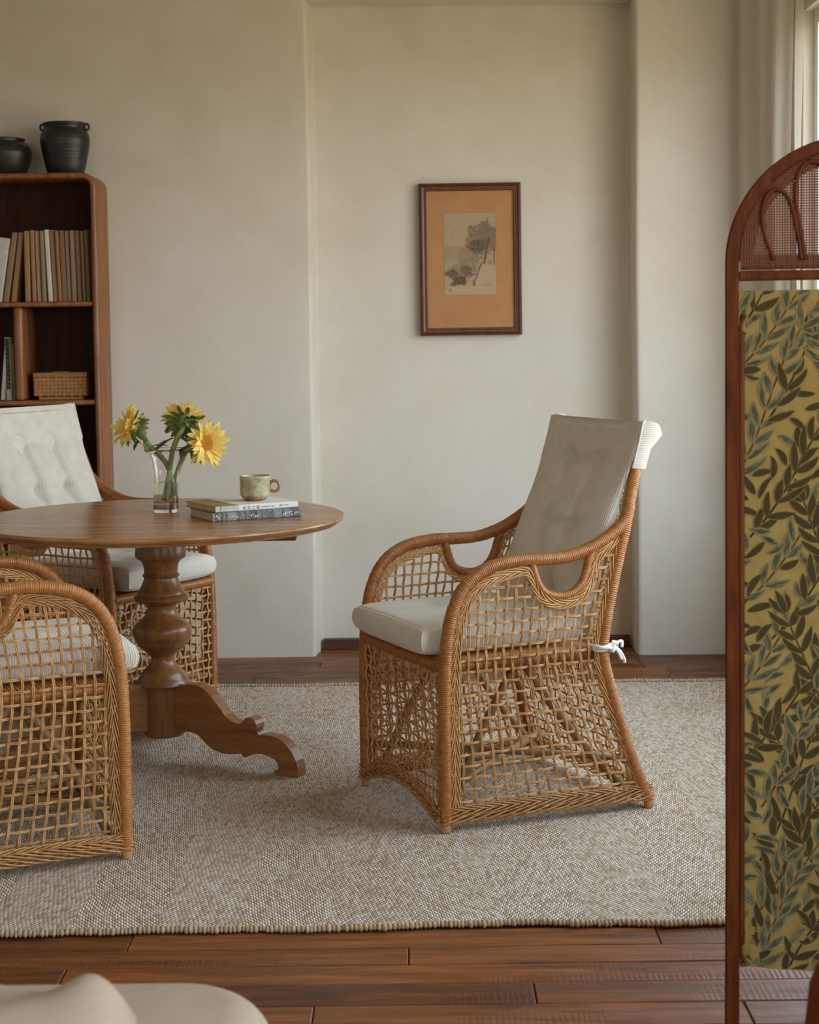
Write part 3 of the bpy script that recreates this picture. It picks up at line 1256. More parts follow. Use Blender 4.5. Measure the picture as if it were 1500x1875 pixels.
shelf_part('shelf', SXL+th, SX-th, SY0+.006, SY1-.01, .60, .62, M_SHELF, .007, 3)
shelf_part('plinth', SXL+th, SX-th, SY0+.02, SY1-.01, .0, .06, M_SHELF, .003, 1)
shelf_part('divider', -1.517, -1.482, SY0+.006, SY1-.01, 1.056, 1.415, M_SHELF, .012, 3)

PAPER = plain('aged_page_block', lin(196, 176, 140), .9, .10, 120)


def book(name, x, y0, z, t, h, d, color, lean, label, cat='book', group=None, curve=0.0, zlift=0.0):
    """upright book: spine towards -y at y0, foot centre at (x, z); lean in radians to +x"""
    root = thing(name, label, cat, (x, y0, z), 0, group)
    root.rotation_euler = (0, lean, 0)
    g_ = sum(color[:3])/3
    color = tuple(c*.72+g_*.28*f_ for c, f_ in zip(color[:3], (1.08, 1.0, .86)))+(1,)
    m = plain('book_cover', color, .75, .10, 60)
    mb = MB()
    n = 10
    # outline in x-y: rounded spine and two boards as one shell, optionally sagging along its height
    sec = [(t/2, d), (t/2, .006), (t/2-.003, .001), (0, 0), (-t/2+.003, .001), (-t/2, .006), (-t/2, d)]
    inn = [(t/2-.0014, d), (t/2-.0014, .008), (t/2-.004, .004), (0, .003), (-t/2+.004, .004), (-t/2+.0014, .008), (-t/2+.0014, d)]
    ring = sec+inn[::-1]
    vs_ = []
    for k in range(n+1):
        zz = h*k/n
        off = curve*math.sin(PI*.5*(k/n)**1.0)**2
        vs_ += [(p[0]+off, p[1], zz) for p in ring]
    m_ = len(ring)
    fs_ = [(k*m_+i, k*m_+(i+1) % m_, (k+1)*m_+(i+1) % m_, (k+1)*m_+i) for k in range(n) for i in range(m_)]
    for i in range(6):
        fs_.append((i, m_-1-i, m_-2-i, i+1))
        fs_.append((n*m_+i, n*m_+i+1, n*m_+m_-2-i, n*m_+m_-1-i))
    mb.add(vs_, fs_, 0, True)
    mb.build('cover', m, root, autosmooth=40)
    mb = MB()
    vs_ = []
    for k in range(n+1):
        zz = .002+(h-.004)*k/n
        off = curve*math.sin(PI*.5*(k/n))**2
        a, b = t/2-.0016, -t/2+.0016
        vs_ += [(a+off, .004, zz), (a+off, d-.003, zz), (b+off, d-.003, zz), (b+off, .004, zz)]
    fs_ = [(k*4+i, k*4+(i+1) % 4, (k+1)*4+(i+1) % 4, (k+1)*4+i) for k in range(n) for i in range(4)]
    fs_ += [(3, 2, 1, 0), (n*4, n*4+1, n*4+2, n*4+3)]
    mb.add(vs_, fs_, 0, False)
    mb.build('page_block', PAPER, root)
    return root


# upper shelf, x taken as metres at the book fronts
GB = 'paperbacks on the upper shelf'
kx = lambda px: -1.572+(px/7.143)*(.3545/170.0)
UPPER = [  # top x0, x1, foot x0, x1, top y (crop px), colour, label
    (15, 160, -115, 20, 250, (196, 190, 176), 'thick white book leaning at the left end of the upper shelf'),
    (180, 258, 32, 115, 180, (150, 112, 70), 'tan paperback leaning left beside the thick white book'),
    (262, 335, 135, 205, 180, (152, 110, 68), 'tan paperback leaning left with a dark gap to its right at the foot'),
    (335, 410, 330, 408, 165, (164, 118, 62), 'ochre paperback standing upright just right of the dark gap'),
    (411, 472, 420, 487, 155, (164, 118, 70), 'orange-brown paperback between the ochre and the pale cream ones'),
    (473, 540, 490, 552, 165, (172, 148, 104), 'pale cream paperback second to the left of the white one'),
    (541, 598, 554, 622, 165, (150, 124, 80), 'olive-tan paperback touching the white spine on its left'),
    (599, 664, 634, 700, 150, (206, 198, 186), 'tall white paperback standing among the tan ones'),
    (666, 738, 702, 770, 155, (160, 118, 78), 'tan paperback touching the white spine on its right'),
    (740, 792, 772, 822, 163, (156, 110, 70), 'thin rust-brown paperback with a creased spine'),
    (793, 863, 823, 886, 163, (146, 98, 54), 'dark orange paperback right of the creased rust one'),
    (865, 932, 888, 950, 165, (150, 124, 92), 'grey-tan paperback right of the dark orange one'),
    (934, 1000, 951, 1020, 165, (152, 122, 94), 'pinkish-tan paperback fourth of the shelf from its right end'),
    (1001, 1062, 1022, 1085, 165, (132, 102, 62), 'olive-brown paperback beside the thin green page edge'),
    (1068, 1122, 1087, 1142, 172, (140, 112, 74), 'tan paperback with a thin green line along its spine'),
    (1123, 1186, 1144, 1206, 160, (122, 92, 58), 'brown paperback last but one at the bookcase side'),
    (1190, 1214, 1210, 1236, 155, (140, 116, 86), 'very thin booklet squeezed against the bookcase side'),
]
for i, (a0, a1, b0, b1, ty, colr, lab) in enumerate(UPPER):
    t = kx(a1)-kx(a0)-.0014
    h = (1080-ty)/7.143*(6.60/3125)
    xa, xb = kx((a0+a1)/2), kx((b0+b1)/2)
    lean = math.atan2(xa-xb, h)
    cv = -.008 if i in (1, 2) else 0
    t *= math.cos(lean)
    hh = h/math.cos(lean)-abs(math.sin(lean))*t*.5
    bk_ = book('book', xb, 6.592+.004*((i*7) % 3), 1.4362+abs(math.sin(lean))*t*.5, t, hh, .155, lin(*colr), lean, lab, 'book', GB)
    if i == 14:
        mb = MB()
        mb.box((-t/2+.001, .0012, hh*.80), (.0022, .003, hh*.36))
        mb.build('spine_line', plain('green_spine_line', lin(70, 92, 52), .8), bk_)

# lower left compartment
kz = lambda px: -1.572+(px/7.143)*(.3545/170.0)
book('book', kz(85), 6.60, 1.0572, .0225, .243, .16, lin(196, 186, 148), -.01, 'cream book with a dark label on its spine, left of the bookcase divider', 'book', 'books in the lower compartment')
LBL = [o for o in bpy.data.objects if o.get('label', '').startswith('cream book with a dark label')][0]
mb = MB()
mb.box((0, -.0004, .125), (.0145, .001, .165))
mb.box((0, -.0004, .2235), (.0145, .001, .030))
mb.build('spine_label', plain('dark_label', lin(66, 56, 40), .8, .3, 300), LBL)
mb = MB()
random.seed(5)
for q in range(9):
    mb.box((random.uniform(-.002, .002), -.0011, .055+q*.0165), (random.uniform(.004, .009), .0006, random.uniform(.003, .009)))
mb.build('spine_lettering', plain('label_lettering', lin(120, 106, 80), .8), LBL)
book('book', kz(143), 6.61, 1.0572, .0092, .218, .15, lin(170, 160, 138), -.012, 'thin grey book between the dark-labelled spine and the black book', 'book', 'books in the lower compartment')
book('book', kz(170), 6.62, 1.0572, .0078, .215, .15, lin(44, 38, 36), -.012, 'thin black book against the bookcase divider', 'book', 'books in the lower compartment')
book('book', kz(-6), 6.60, 1.0572+.002, .0165, .225, .15, lin(196, 190, 180), .10, 'white book leaning on the cream one at the left edge of the lower compartment', 'book', 'books in the lower compartment')

# woven box
random.seed(3)
box = thing('woven_box', 'small woven bamboo lidded box on the middle shelf right of the divider', 'box', (-1.352, 6.685, 1.0562))
M_BAM = reed_mat('bamboo_strip', lin(140, 92, 44), lin(168, 116, 60), lin(188, 138, 80), .5)
mb = MB()
mb.bbox((0, 0, .006), (.175, .115, .012), .003)
mb.build('base_slat', M_BAM, box)
mb = MB()
mb.bbox((0, 0, .050), (.200, .135, .074), .003)
body = mb.build('box_body', M_GAP, box)
mb = MB()
nxs, nzs = 13, 5
for i in range(nxs):
    for j in range(nzs):
        cx = -.1005+.201*(i+.5)/nxs
        cz = .014+.072*(j+.5)/nzs
        for yy in (-.0685, .0685):
            if (i+j) % 2:
                mb.bbox((cx, yy, cz), (.0128, .004, .0162), .001, 1)
            else:
                mb.bbox((cx, yy, cz), (.0170, .004, .0120), .001, 1)
for i in range(9):
    for j in range(nzs):
        cy = -.0685+.137*(i+.5)/9
        cz = .014+.072*(j+.5)/nzs
        for xx in (-.1012, .1012):
            d_ = (.004, .0125, .0162) if (i+j) % 2 else (.004, .0165, .012)
            mb.bbox((xx, cy, cz), d_, .001, 1)
o = mb.build('strip_weave', M_BAM, box)
o['kind'] = 'stuff'
mb = MB()
mb.bbox((0, 0, .096), (.210, .145, .019), .003)
mb.bbox((0, 0, .1065), (.06, .10, .004), .001)
mb.build('lid', M_BAM, box)

# pots on top of the bookcase
pot = thing('clay_pot', 'taller black clay pot with ring lugs at the rim on the bookcase top', 'pot', (-1.324, 6.69, ST), 0, 'black pots on the bookcase')
mb = MB()
pp = [(.001, 0), (.066, 0), (.070, .006), (.078, .035), (.088, .075), (.094, .11), (.0965, .13), (.0955, .150), (.090, .165), (.080, .174), (.077, .178), (.0785, .186), (.083, .195), (.085, .199), (.083, .202), (.079, .200), (.074, .19), (.072, .178), (.080, .165), (.088, .13), (.080, .08), (.06, .01), (.001, .008)]
mb.lathe([(r_*.99+.0008*math.sin(z_*400), z_) for r_, z_ in pp], 48)
mb.build('pot_body', M_POT, pot)
for s in (-1, 1):
    mb = MB()
    mb.tube([(s*(.086+.0085*math.cos(a)), 0, .186+.0115*math.sin(a)) for a in np.linspace(0, 2*PI, 16, endpoint=False)], .0048, 8, closed=True)
    mb.build('lug', M_POT, pot)
pot2 = thing('clay_pot', 'squat black clay pot with a short neck at the left on the bookcase top', 'pot', (-1.567, 6.69, ST), 0, 'black pots on the bookcase')
mb = MB()
mb.lathe([(.001, 0), (.082, 0), (.087, .006), (.102, .04), (.112, .075), (.113, .088), (.107, .108), (.095, .122), (.085, .129), (.083, .133), (.088, .141), (.086, .144), (.081, .141), (.078, .13), (.095, .11), (.104, .08), (.08, .01), (.001, .008)], 48)
mb.build('pot_body', M_POT, pot2)

# ================================================================== FRAMED ETCHING
FX, FY, FZ = .2565, 6.972, 1.592
pic = thing('framed_picture', 'framed grey landscape print in a tan mount hanging on the wall', 'picture', (FX, FY, FZ))
pic.rotation_euler = (0, -.003, 0)
M_FRAME = wood('carved_frame_wood', lin(52, 24, 10), lin(84, 42, 18), lin(104, 56, 26), .4, 2, 3, .5, False, 0, .2)
M_FRAMEG = wood('frame_inner_wood', lin(92, 50, 22), lin(120, 70, 34), lin(138, 84, 44), .35, 2, 3, .5, False, 0, .1)
fw, fh = .414, .615
mb = MB()


def moulding(mb, prof_, mi=0):
    """prof_: (inset, proud) pairs swept round the frame"""
    n_ = len(prof_)
    vs_ = []
    for (sx_, sz_) in ((-1, -1), (1, -1), (1, 1), (-1, 1)):
        for ins, pr in prof_:
            vs_.append((sx_*(fw/2-ins), -pr, sz_*(fh/2-ins)))
    fs_ = [(c*n_+k, ((c+1) % 4)*n_+k, ((c+1) % 4)*n_+k+1, c*n_+k+1) for c in range(4) for k in range(n_-1)]
    mb.add(vs_, fs_, mi, False)


moulding(mb, [(0, -.012), (0, .016), (.002, .020), (.010, .022), (.013, .019)])
moulding(mb, [(.013, .019), (.014, .0145), (.021, .0125), (.022, .011)], 1)
moulding(mb, [(.022, .011), (.023, .015), (.028, .015), (.030, .010), (.031, .002)], 0)
mb.build('frame_moulding', [M_FRAME, M_FRAMEG], pic)
mb = MB()
k = 0
for sx_, L_, vert in ((1, fh, True), (-1, fh, True), (1, fw, False), (-1, fw, False)):
    nb_ = int(L_/.0095)
    for q in range(nb_):
        c_ = -L_/2+.008+(L_-.016)*q/(nb_-1)
        if vert:
            p = (sx_*(fw/2-.0065), -.0215, c_)
        else:
            p = (c_, -.0215, sx_*(fh/2-.0065))
        mb.bbox(p, (.0062, .005, .0062), .0022, 1)
o = mb.build('beading', M_FRAME, pic)
o['kind'] = 'stuff'
mb = MB()
mb.box((0, .004, 0), (fw-.03, .012, fh-.03))
mb.build('backing_board', M_GAP, pic)


def painted(mb, nx, nz, x0, x1, z0, z1, y_, fn, name, parent, mat):
    vs_, fs_, cs_ = [], [], []
    for j in range(nz+1):
        for i in range(nx+1):
            vs_.append((x0+(x1-x0)*i/nx, y_, z0+(z1-z0)*j/nz))
    for j in range(nz):
        for i in range(nx):
            a = j*(nx+1)+i
            fs_.append((a, a+1, a+nx+2, a+nx+1))
    me = bpy.data.meshes.new(name)
    me.from_pydata(vs_, [], fs_)
    ca = me.color_attributes.new('ink', 'FLOAT_COLOR', 'POINT')
    U, V = np.meshgrid(np.linspace(0, 1, nx+1), np.linspace(0, 1, nz+1))
    rgb = fn(U, 1-V)
    flat = np.concatenate([rgb.reshape(-1, 3), np.ones(((nx+1)*(nz+1), 1))], 1).astype(np.float32)
    ca.data.foreach_set('color', flat.ravel())
    me.materials.append(mat)
    o = bpy.data.objects.new(name, me)
    return link(o, parent)


def ink_mat(name, rough=.8):
    m = NT(name, rough, .2)
    at = m.n('Attribute', attribute_name='ink')
    m.l(at.outputs['Color'], m.b.inputs['Base Color'])
    return m.m


M_INK = ink_mat('printed_ink')
M_MOUNT = plain('tan_mount_card', lin(178, 130, 86), .85, .06, 14)
mb = MB()
mb.box((0, -.0030, 0), (fw-.056, .002, fh-.056))
mb.build('mount', M_MOUNT, pic)


def vnoise(U, V, fx, fy, seed):
    r = np.random.RandomState(seed)
    g = r.rand(int(fy)+3, int(fx)+3)
    x, y_ = U*fx, V*fy
    i, j = x.astype(int), y_.astype(int)
    a, b = x-i, y_-j
    a, b = a*a*(3-2*a), b*b*(3-2*b)
    return (g[j, i]*(1-a)+g[j, i+1]*a)*(1-b)+(g[j+1, i]*(1-a)+g[j+1, i+1]*a)*b


def etching(U, V):
    n1 = vnoise(U, V, 26, 40, 1)
    n2 = vnoise(U, V, 60, 92, 2)
    n3 = vnoise(U, V, 9, 14, 3)
    nn = .45*n1+.35*n2+.2*n3
    ink = .06+.10*n2+.06*n3
    ink += .10*np.clip((V-.40)/.02, 0, 1)*np.clip((.44-U)/.1, 0, 1)*np.clip((.62-V)/.05, 0, 1)*(.6+.8*n2)

    def blob(cx, cy, rx, ry, d):
        q = ((U-cx)/rx)**2+((V-cy)/ry)**2
        return d*np.clip((1.25-q-1.0*(nn-.5)*2)*2.4, 0, 1)
    for b in ((.70, .36, .27, .17, .46), (.42, .50, .20, .08, .34), (.50, .64, .21, .10, .38), (.30, .70, .25, .09, .40), (.86, .30, .16, .12, .48), (.55, .22, .10, .075, .50), (.77, .19, .14, .085, .50), (.92, .23, .10, .07, .52), (.835, .10, .016, .05, .5), (.66, .30, .20, .05, .45), (.50, .385, .10, .055, .42), (.62, .42, .17, .08, .62),
              (.76, .36, .16, .07, .55), (.93, .34, .06, .05, .5), (.95, .43, .06, .045, .45), (.15, .735, .12, .055, .62), (.30, .82, .15, .055, .66), (.42, .70, .12, .055, .58), (.48, .75, .12, .035, .55), (.18, .86, .07, .035, .6),
              (.37, .57, .10, .045, .35), (.58, .56, .11, .045, .42), (.20, .66, .10, .03, .3), (.72, .55, .10, .025, .4), (.61, .74, .035, .06, .55), (.57, .84, .03, .045, .6)):
        ink = np.maximum(ink, blob(*b)*(.7+.5*n2))
    tr = np.abs(U-(.86-.10*(V-.30)/.32)) < .012+.006*n2
    ink = np.where(tr & (V > .30) & (V < .63), np.maximum(ink, .66), ink)
    tr2 = (np.abs(U-.955) < .010) & (V > .42) & (V < .66)
    ink = np.where(tr2, np.maximum(ink, .6), ink)
    road = (U > .62+.3*(V-.62)*-1) & (V > .62) & (V < .87) & (U < .97)
    ink = np.where(road, ink*.65, ink)
    wall_ = (np.abs(U-(.72-.17*(V-.60)/.28)) < .014) & (V > .6) & (V < .88)
    ink = np.where(wall_, np.maximum(ink, .5*(.5+n2)), ink)
    for fx in (.86, .90, .885):
        ink = np.where((np.abs(U-fx) < .007) & (V > .58) & (V < .64), .55, ink)
    # lower margin with a small seal and a pencilled line
    mg = V > .885
    ink = np.where(mg, .05+.04*n3, ink)
    ink = np.where((np.abs(U-.115-.015*np.sin(V*160)) < .014) & (V > .905) & (V < .965) & (n2 > .35), .5, ink)
    ink = np.where((U > .80) & (U < .93) & (np.abs(V-.875) < .004), .5, ink)
    ink = np.where((U > .77) & (U < .95) & (np.abs(V-.93-.012*np.sin(U*110)) < .004), .28, ink)
    edge = (U < .012) | (U > .988) | (V < .008) | (V > .992)
    ink = np.where(edge, .32, ink)
    paper = np.array(lin(186, 160, 128)[:3])
    dark = np.array(lin(40, 36, 32)[:3])
    k = np.clip(ink*1.25, 0, .97)[..., None]
    return paper*(1-k)+dark*k


painted(None, 130, 200, -.1075, .1065, -.1455, .190, -.0046, etching, 'print', pic, M_INK)
mb = MB()
mb.add([(-fw/2+.03, -.0085, -fh/2+.03), (fw/2-.03, -.0085, -fh/2+.03), (fw/2-.03, -.0085, fh/2-.03), (-fw/2+.03, -.0085, fh/2-.03)], [(0, 1, 2, 3)], 0, False)
mb.build('glass', M_GLASS, pic)

# ================================================================== ON THE TABLE
VX, VY = -.766, 5.325
M_VGLASS = NT('clear_glass', 0.0, .5)
M_VGLASS.b.inputs['Transmission Weight'].default_value = 1.0
M_VGLASS.b.inputs['IOR'].default_value = 1.45
M_VGLASS.b.inputs['Base Color'].default_value = (.99, .985, .97, 1)
M_VGLASS = M_VGLASS.m
M_WATER = NT('cloudy_water', .02, .5)
M_WATER.b.inputs['Transmission Weight'].default_value = 1.0
M_WATER.b.inputs['IOR'].default_value = 1.33
M_WATER.b.inputs['Base Color'].default_value = (.93, .93, .78, 1)
M_WATER = M_WATER.m
vase = thing('glass_vase', 'clear flared glass vase half full of water on the table', 'vase', (VX, VY, TZ))
vo = [(.0385, .0), (.0395, .003), (.0390, .06), (.0390, .10), (.0405, .125), (.045, .150), (.052, .172), (.060, .190), (.0665, .199)]
vi = [(.0660, .2000), (.0652, .1990), (.0583, .1885), (.0503, .171), (.0434, .150), (.0389, .125), (.0370, .10), (.0370, .06), (.0368, .013), (.030, .0105)]
mb = MB()
mb.lathe([(.001, 0)]+vo+vi+[(.001, .010)], 56)
mb.build('glass_body', M_VGLASS, vase)
mb = MB()
mb.lathe([(.001, .0098), (.0305, .0102), (.0370, .0128), (.0372, .06), (.0372, .094), (.001, .094)], 48)
mb.build('water', M_WATER, vase, autosmooth=40)

# sunflowers
M_PETAL = NT('sunflower_petal', .6, .2)
_v = M_PETAL.coord(rand=True)
_c = M_PETAL.ramp(M_PETAL.noise(_v, 60, 3), [(.3, lin(250, 212, 100)), (.55, lin(253, 230, 134)), (.75, lin(254, 242, 182))])
M_PETAL.color(_c)
_tl = M_PETAL.n('BsdfTranslucent')
M_PETAL.l(_c, _tl.inputs['Color'])
_ms = M_PETAL.n('MixShader')
_ms.inputs[0].default_value = .35
M_PETAL.l(M_PETAL.b.outputs[0], _ms.inputs[1])
M_PETAL.l(_tl.outputs[0], _ms.inputs[2])
M_PETAL.l(_ms.outputs[0], M_PETAL.out.inputs['Surface'])
M_PETAL = M_PETAL.m
M_DISC = plain('sunflower_disc', lin(206, 148, 52), .8, .3, 300, .2, .6)
M_BRACT = plain('sunflower_bract', lin(118, 128, 70), .6, .3, 60, .3)
M_STEM = plain('sunflower_stem', lin(146, 156, 96), .55, .2, 60, .4, .3)
M_LEAF = plain('sunflower_leaf', lin(104, 116, 62), .6, .25, 50, .3)


def petal_mesh(L_, W_, curl, tip, seed):
    r = random.Random(seed)
    mb = MB()
    nl, nw = 8, 5

    def fn(s, t):
        x_ = 2*s-1
        w_ = W_*(math.sin(PI*min(1, t*.86+.10))**.75)*(1-.25*t)
        if t > .98:
            w_ *= .15
        zz = curl*math.sin(PI*t*.8)*L_-tip*t*t*L_+.10*W_*abs(x_)+.06*W_*math.sin(x_*6)
        return (L_*t, x_*w_/2+.1*W_*math.sin(t*4+seed), zz)
    rough_grid(nw, nl, fn, mb)
    return mb


PETALS = []
for q in range(5):
    pm = petal_mesh(.050-.003*(q % 3), .0185+.002*(q % 2), .10+.05*(q % 3), .05*q-.04, q)
    me = bpy.data.meshes.new('petal')
    me.from_pydata(pm.v, [], pm.f)
    me.polygons.foreach_set('use_smooth', [True]*len(pm.f))
    me.materials.append(M_PETAL)
    PETALS.append(me)


def blade(mb, base, direction, up, L_, W_, bend, mi=0, fold=.25):
    d = Vector(direction).normalized()
    u = Vector(up)
    u = (u-d*u.dot(d)).normalized()
    sd = d.cross(u)
    vs_ = []
    for k in range(7):
        t = k/6
        w_ = W_*(math.sin(PI*(t*.92+.05))**.8)*.5
        c = Vector(base)+d*(L_*t*(1-.15*abs(bend)*t))+u*(bend*L_*t*t)
        for q in (-1, 0, 1):
            vs_.append(tuple(c+sd*(w_*q)+u*(abs(q)*w_*fold)))
    fs_ = [(k*3+q, k*3+q+1, (k+1)*3+q+1, (k+1)*3+q) for k in range(6) for q in range(2)]
    mb.add(vs_, fs_, mi, True)


def sunflower(pos, facing, neck, stem_pts, label, R=.055, seed=1, droop=0.0, leaves=()):
    """pos: centre of the disc, world; facing: where the flower looks"""
    r = random.Random(seed)
    root = thing('sunflower', label, 'flower', pos, 0, 'sunflowers in the vase')
    f = Vector(facing).normalized()
    a = Vector((0, 0, 1)) if abs(f.z) < .9 else Vector((0, 1, 0))
    ux = a.cross(f).normalized()
    uy = f.cross(ux)
    Mx = Matrix((ux, uy, f)).transposed()
    mb = MB()
    mb.lathe([(.0235, -.004), (.0240, .001), (.021, .0045), (.015, .006), (.009, .0045), (.001, .003)], 24)
    for q in range(150):
        rr = .0225*math.sqrt((q+.5)/150)
        aa = q*2.39996
        zz = .0045+.002*math.cos(rr*90)
        mb.bbox((rr*math.cos(aa), rr*math.sin(aa), zz), (.0021, .0021, .0036+.002*(rr > .013)), .0004, 1)
    d = mb.build('disc', M_DISC, root)
    d.rotation_euler = Mx.to_euler()
    for q in range(38):
        ring = q % 2
        aa = 2*PI*q/38+r.uniform(-.09, .09)
        sc = R/.053*r.uniform(.85, 1.12)
        el_ = .10+.38*ring+r.uniform(-.22, .30)-droop
        p = bpy.data.objects.new('petal', PETALS[r.randrange(5)])
        rot = Mx @ Matrix.Rotation(aa, 3, 'Z') @ Matrix.Rotation(-el_, 3, 'Y') @ Matrix.Rotation(r.uniform(-.4, .4), 3, 'X')
        base = Mx @ Vector((.0205*math.cos(aa), .0205*math.sin(aa), .000+.002*ring))
        p.matrix_local = Matrix.Translation(base) @ rot.to_4x4() @ Matrix.Scale(sc, 4)
        link(p, root)
    mb = MB()
    mb.lathe([(.006, -.028), (.014, -.027), (.025, -.021), (.032, -.012), (.034, -.004), (.030, .0), (.020, -.002)], 20)
    for q in range(34):
        aa = q*2.39996
        lay = q/34
        el_ = -.75+1.25*lay+r.uniform(-.15, .15)
        dr = Vector((math.cos(aa)*math.cos(el_), math.sin(aa)*math.cos(el_), math.sin(el_)))
        rr = .019+.014*lay
        blade(mb, (rr*math.cos(aa), rr*math.sin(aa), -.020+.018*lay), dr, (0, 0, -1), r.uniform(.028, .044), r.uniform(.013, .019), r.uniform(.15, .55))
    c = mb.build('calyx', M_BRACT, root)
    c.rotation_euler = Mx.to_euler()
    pts = [Vector(p)-Vector(pos) for p in stem_pts]
    p0 = f*-.024
    mb = MB()
    P = smooth_path([tuple(p0), tuple(p0+f*-.018+Vector((0, 0, -.004)))]+[tuple(p) for p in pts], .008)
    mb.tube(P, np.linspace(.0088, .0074, len(P)), 10)
    st = mb.build('stem', M_STEM, root)
    if leaves:
        for (bp, dr, L_, W_, bd) in leaves:
            mb = MB()
            blade(mb, tuple(Vector(bp)-Vector(pos)), dr, (0, 0, 1), L_, W_, bd)
            mb.build('leaf', M_LEAF, root)
    return root



sunflower((-.868, 5.30, 1.020), (-.80, -.42, .42), None, [(-.815, 5.305, .965), (-.790, 5.31, .940), (-.762, 5.318, .905), (-.748, 5.325, .86), (-.738, 5.332, .80)],
          'sunflower at the left of the vase, face tipped up and away to the left', .061, 3, 0,
          leaves=[((-.842, 5.30, .978), (-.5, -.5, -.6), .036, .02, -.3), ((-.825, 5.29, .972), (.4, -.5, -.5), .036, .022, -.3), ((-.79, 5.30, .945), (.7, -.4, .5), .05, .03, .2)])
sunflower((-.706, 5.345, 1.034), (.10, .80, .56), None, [(-.722, 5.30, .985), (-.738, 5.305, .945), (-.752, 5.318, .88), (-.764, 5.328, .815), (-.769, 5.33, .792)],
          'middle sunflower turned away, showing its green back above the vase', .058, 8, 0,
          leaves=[((-.73, 5.30, .985), (-.8, -.4, -.3), .05, .03, -.2), ((-.715, 5.295, .985), (.7, -.5, -.1), .05, .032, -.3), ((-.748, 5.29, .96), (-.9, -.2, .2), .055, .03, -.2)])
sunflower((-.632, 5.285, .968), (.62, -.76, -.02), None, [(-.672, 5.315, .972), (-.698, 5.33, .945), (-.728, 5.335, .88), (-.750, 5.34, .82), (-.772, 5.345, .782)],
          'sunflower at the right of the vase, face turned toward the cup', .062, 5, .05,
          leaves=[((-.665, 5.30, .958), (-.1, -.5, -.9), .055, .03, -.2), ((-.655, 5.29, .955), (.25, -.3, -.9), .052, .028, -.2), ((-.69, 5.31, .96), (-.5, -.6, -.5), .05, .03, -.2)])

# books on the table
M_GREYTXT = plain('spine_ink_grey', lin(120, 116, 112), .8)


def flat_book(label, corner, ux, uy, L_, D_, H_, z0, mat_cover, group):
    root = thing('book', label, 'book', (corner[0], corner[1], z0), math.atan2(ux[1], ux[0]), group)
    mb = MB()
    t = .0016
    # section in (y,z): spine at y=0, boards to y=D
    sec = [(D_, 0), (.003, 0), (.0, .003), (.0, H_-.003), (.003, H_), (D_, H_)]
    inn = [(D_, H_-t), (.005, H_-t), (.0025, H_-.005), (.0025, .005), (.005, t), (D_, t)]
    ring = sec+inn
    vs_ = []
    for x_ in (0, L_):
        vs_ += [(x_, p[0], p[1]) for p in ring]
    n_ = len(ring)
    fs_ = [(i, n_+i, n_+(i+1) % n_, (i+1) % n_) for i in range(n_)]
    for i in range(5):
        fs_.append((i, i+1, n_-2-i, n_-1-i))
        fs_.append((n_+i, n_+n_-1-i, n_+n_-2-i, n_+i+1))
    mb.add(vs_, fs_, 0, False)
    mb.build('cover', mat_cover, root)
    mb = MB()
    mb.box((L_/2, D_/2, H_/2), (L_-.005, D_-.007, H_-2*t-.0006))
    mb.build('page_block', PAPER, root)
    return root


ux = Vector((-.33+.585, 5.150-5.023, 0))
bookL = ux.length
M_BCOL = NT('photo_book_cover', .6, .3)
_tc = M_BCOL.coord()
_w = M_BCOL.n('TexWhiteNoise', noise_dimensions='1D')
_sp = M_BCOL.n('SeparateXYZ')
M_BCOL.l(_tc, _sp.inputs[0])
_fl = M_BCOL.math('FLOOR', M_BCOL.math('MULTIPLY', _sp.outputs['X'], 150.0))
M_BCOL.l(_fl, _w.inputs['W'])
_nz = M_BCOL.noise(M_BCOL.coord(scale=(260, 60, 160)), 1.0, 3)
_c1 = M_BCOL.ramp(_w.outputs['Value'], [(0, lin(90, 92, 94)), (.4, lin(140, 142, 142)), (.7, lin(176, 172, 162)), (.85, lin(128, 110, 98)), (1, lin(110, 112, 116))])
_c2 = M_BCOL.ramp(_nz, [(.4, (.35, .35, .36, 1)), (.62, (1, 1, 1, 1))])
M_BCOL.color(M_BCOL.mix(_c1, _c2, .8, 'MULTIPLY'))
M_BCOL = M_BCOL.m
lowb = flat_book('thicker grey patterned book lying under the white one on the table', (-.585, 5.023), ux, None, bookL, .205, .0255, TZ+.0004, M_BCOL, 'books on the table')
mb = MB()
random.seed(12)
for x_, n_ in ((.012, 3), (.055, 5), (.115, 6), (.225, 5), (.262, 3)):
    for q in range(n_):
        for w_ in range(3):
            mb.box((x_+q*.0062+random.uniform(0, .003), -.0003, .008+random.uniform(0, .010)), (random.choice((.0009, .0034)), .0006, random.choice((.0009, .0048))))
mb.build('spine_lettering', plain('white_spine_ink', lin(222, 220, 214), .8), lowb)
M_WHITEC = NT('white_book_cover', .55, .4)
_sp = M_WHITEC.n('SeparateXYZ')
M_WHITEC.l(M_WHITEC.coord(), _sp.inputs[0])
_isl = M_WHITEC.math('LESS_THAN', _sp.outputs['X'], .077)
_top = M_WHITEC.math('GREATER_THAN', _sp.outputs['Y'], .002)
_land = M_WHITEC.ramp(M_WHITEC.noise(M_WHITEC.coord(scale=(20, 60, 1)), 1.2, 4), [(.3, lin(116, 88, 36)), (.5, lin(160, 126, 58)), (.7, lin(176, 150, 92))])
_sky = M_WHITEC.ramp(M_WHITEC.noise(M_WHITEC.coord(scale=(30, 20, 90)), 1.4, 4), [(.3, lin(160, 166, 160)), (.7, lin(206, 208, 202))])
_pic = M_WHITEC.mix(_sky, _land, _top)
M_WHITEC.color(M_WHITEC.mix(lin(226, 222, 212), _pic, _isl))
M_WHITEC = M_WHITEC.m
ux2 = Vector((-.342+.578, 5.178-5.041, 0))
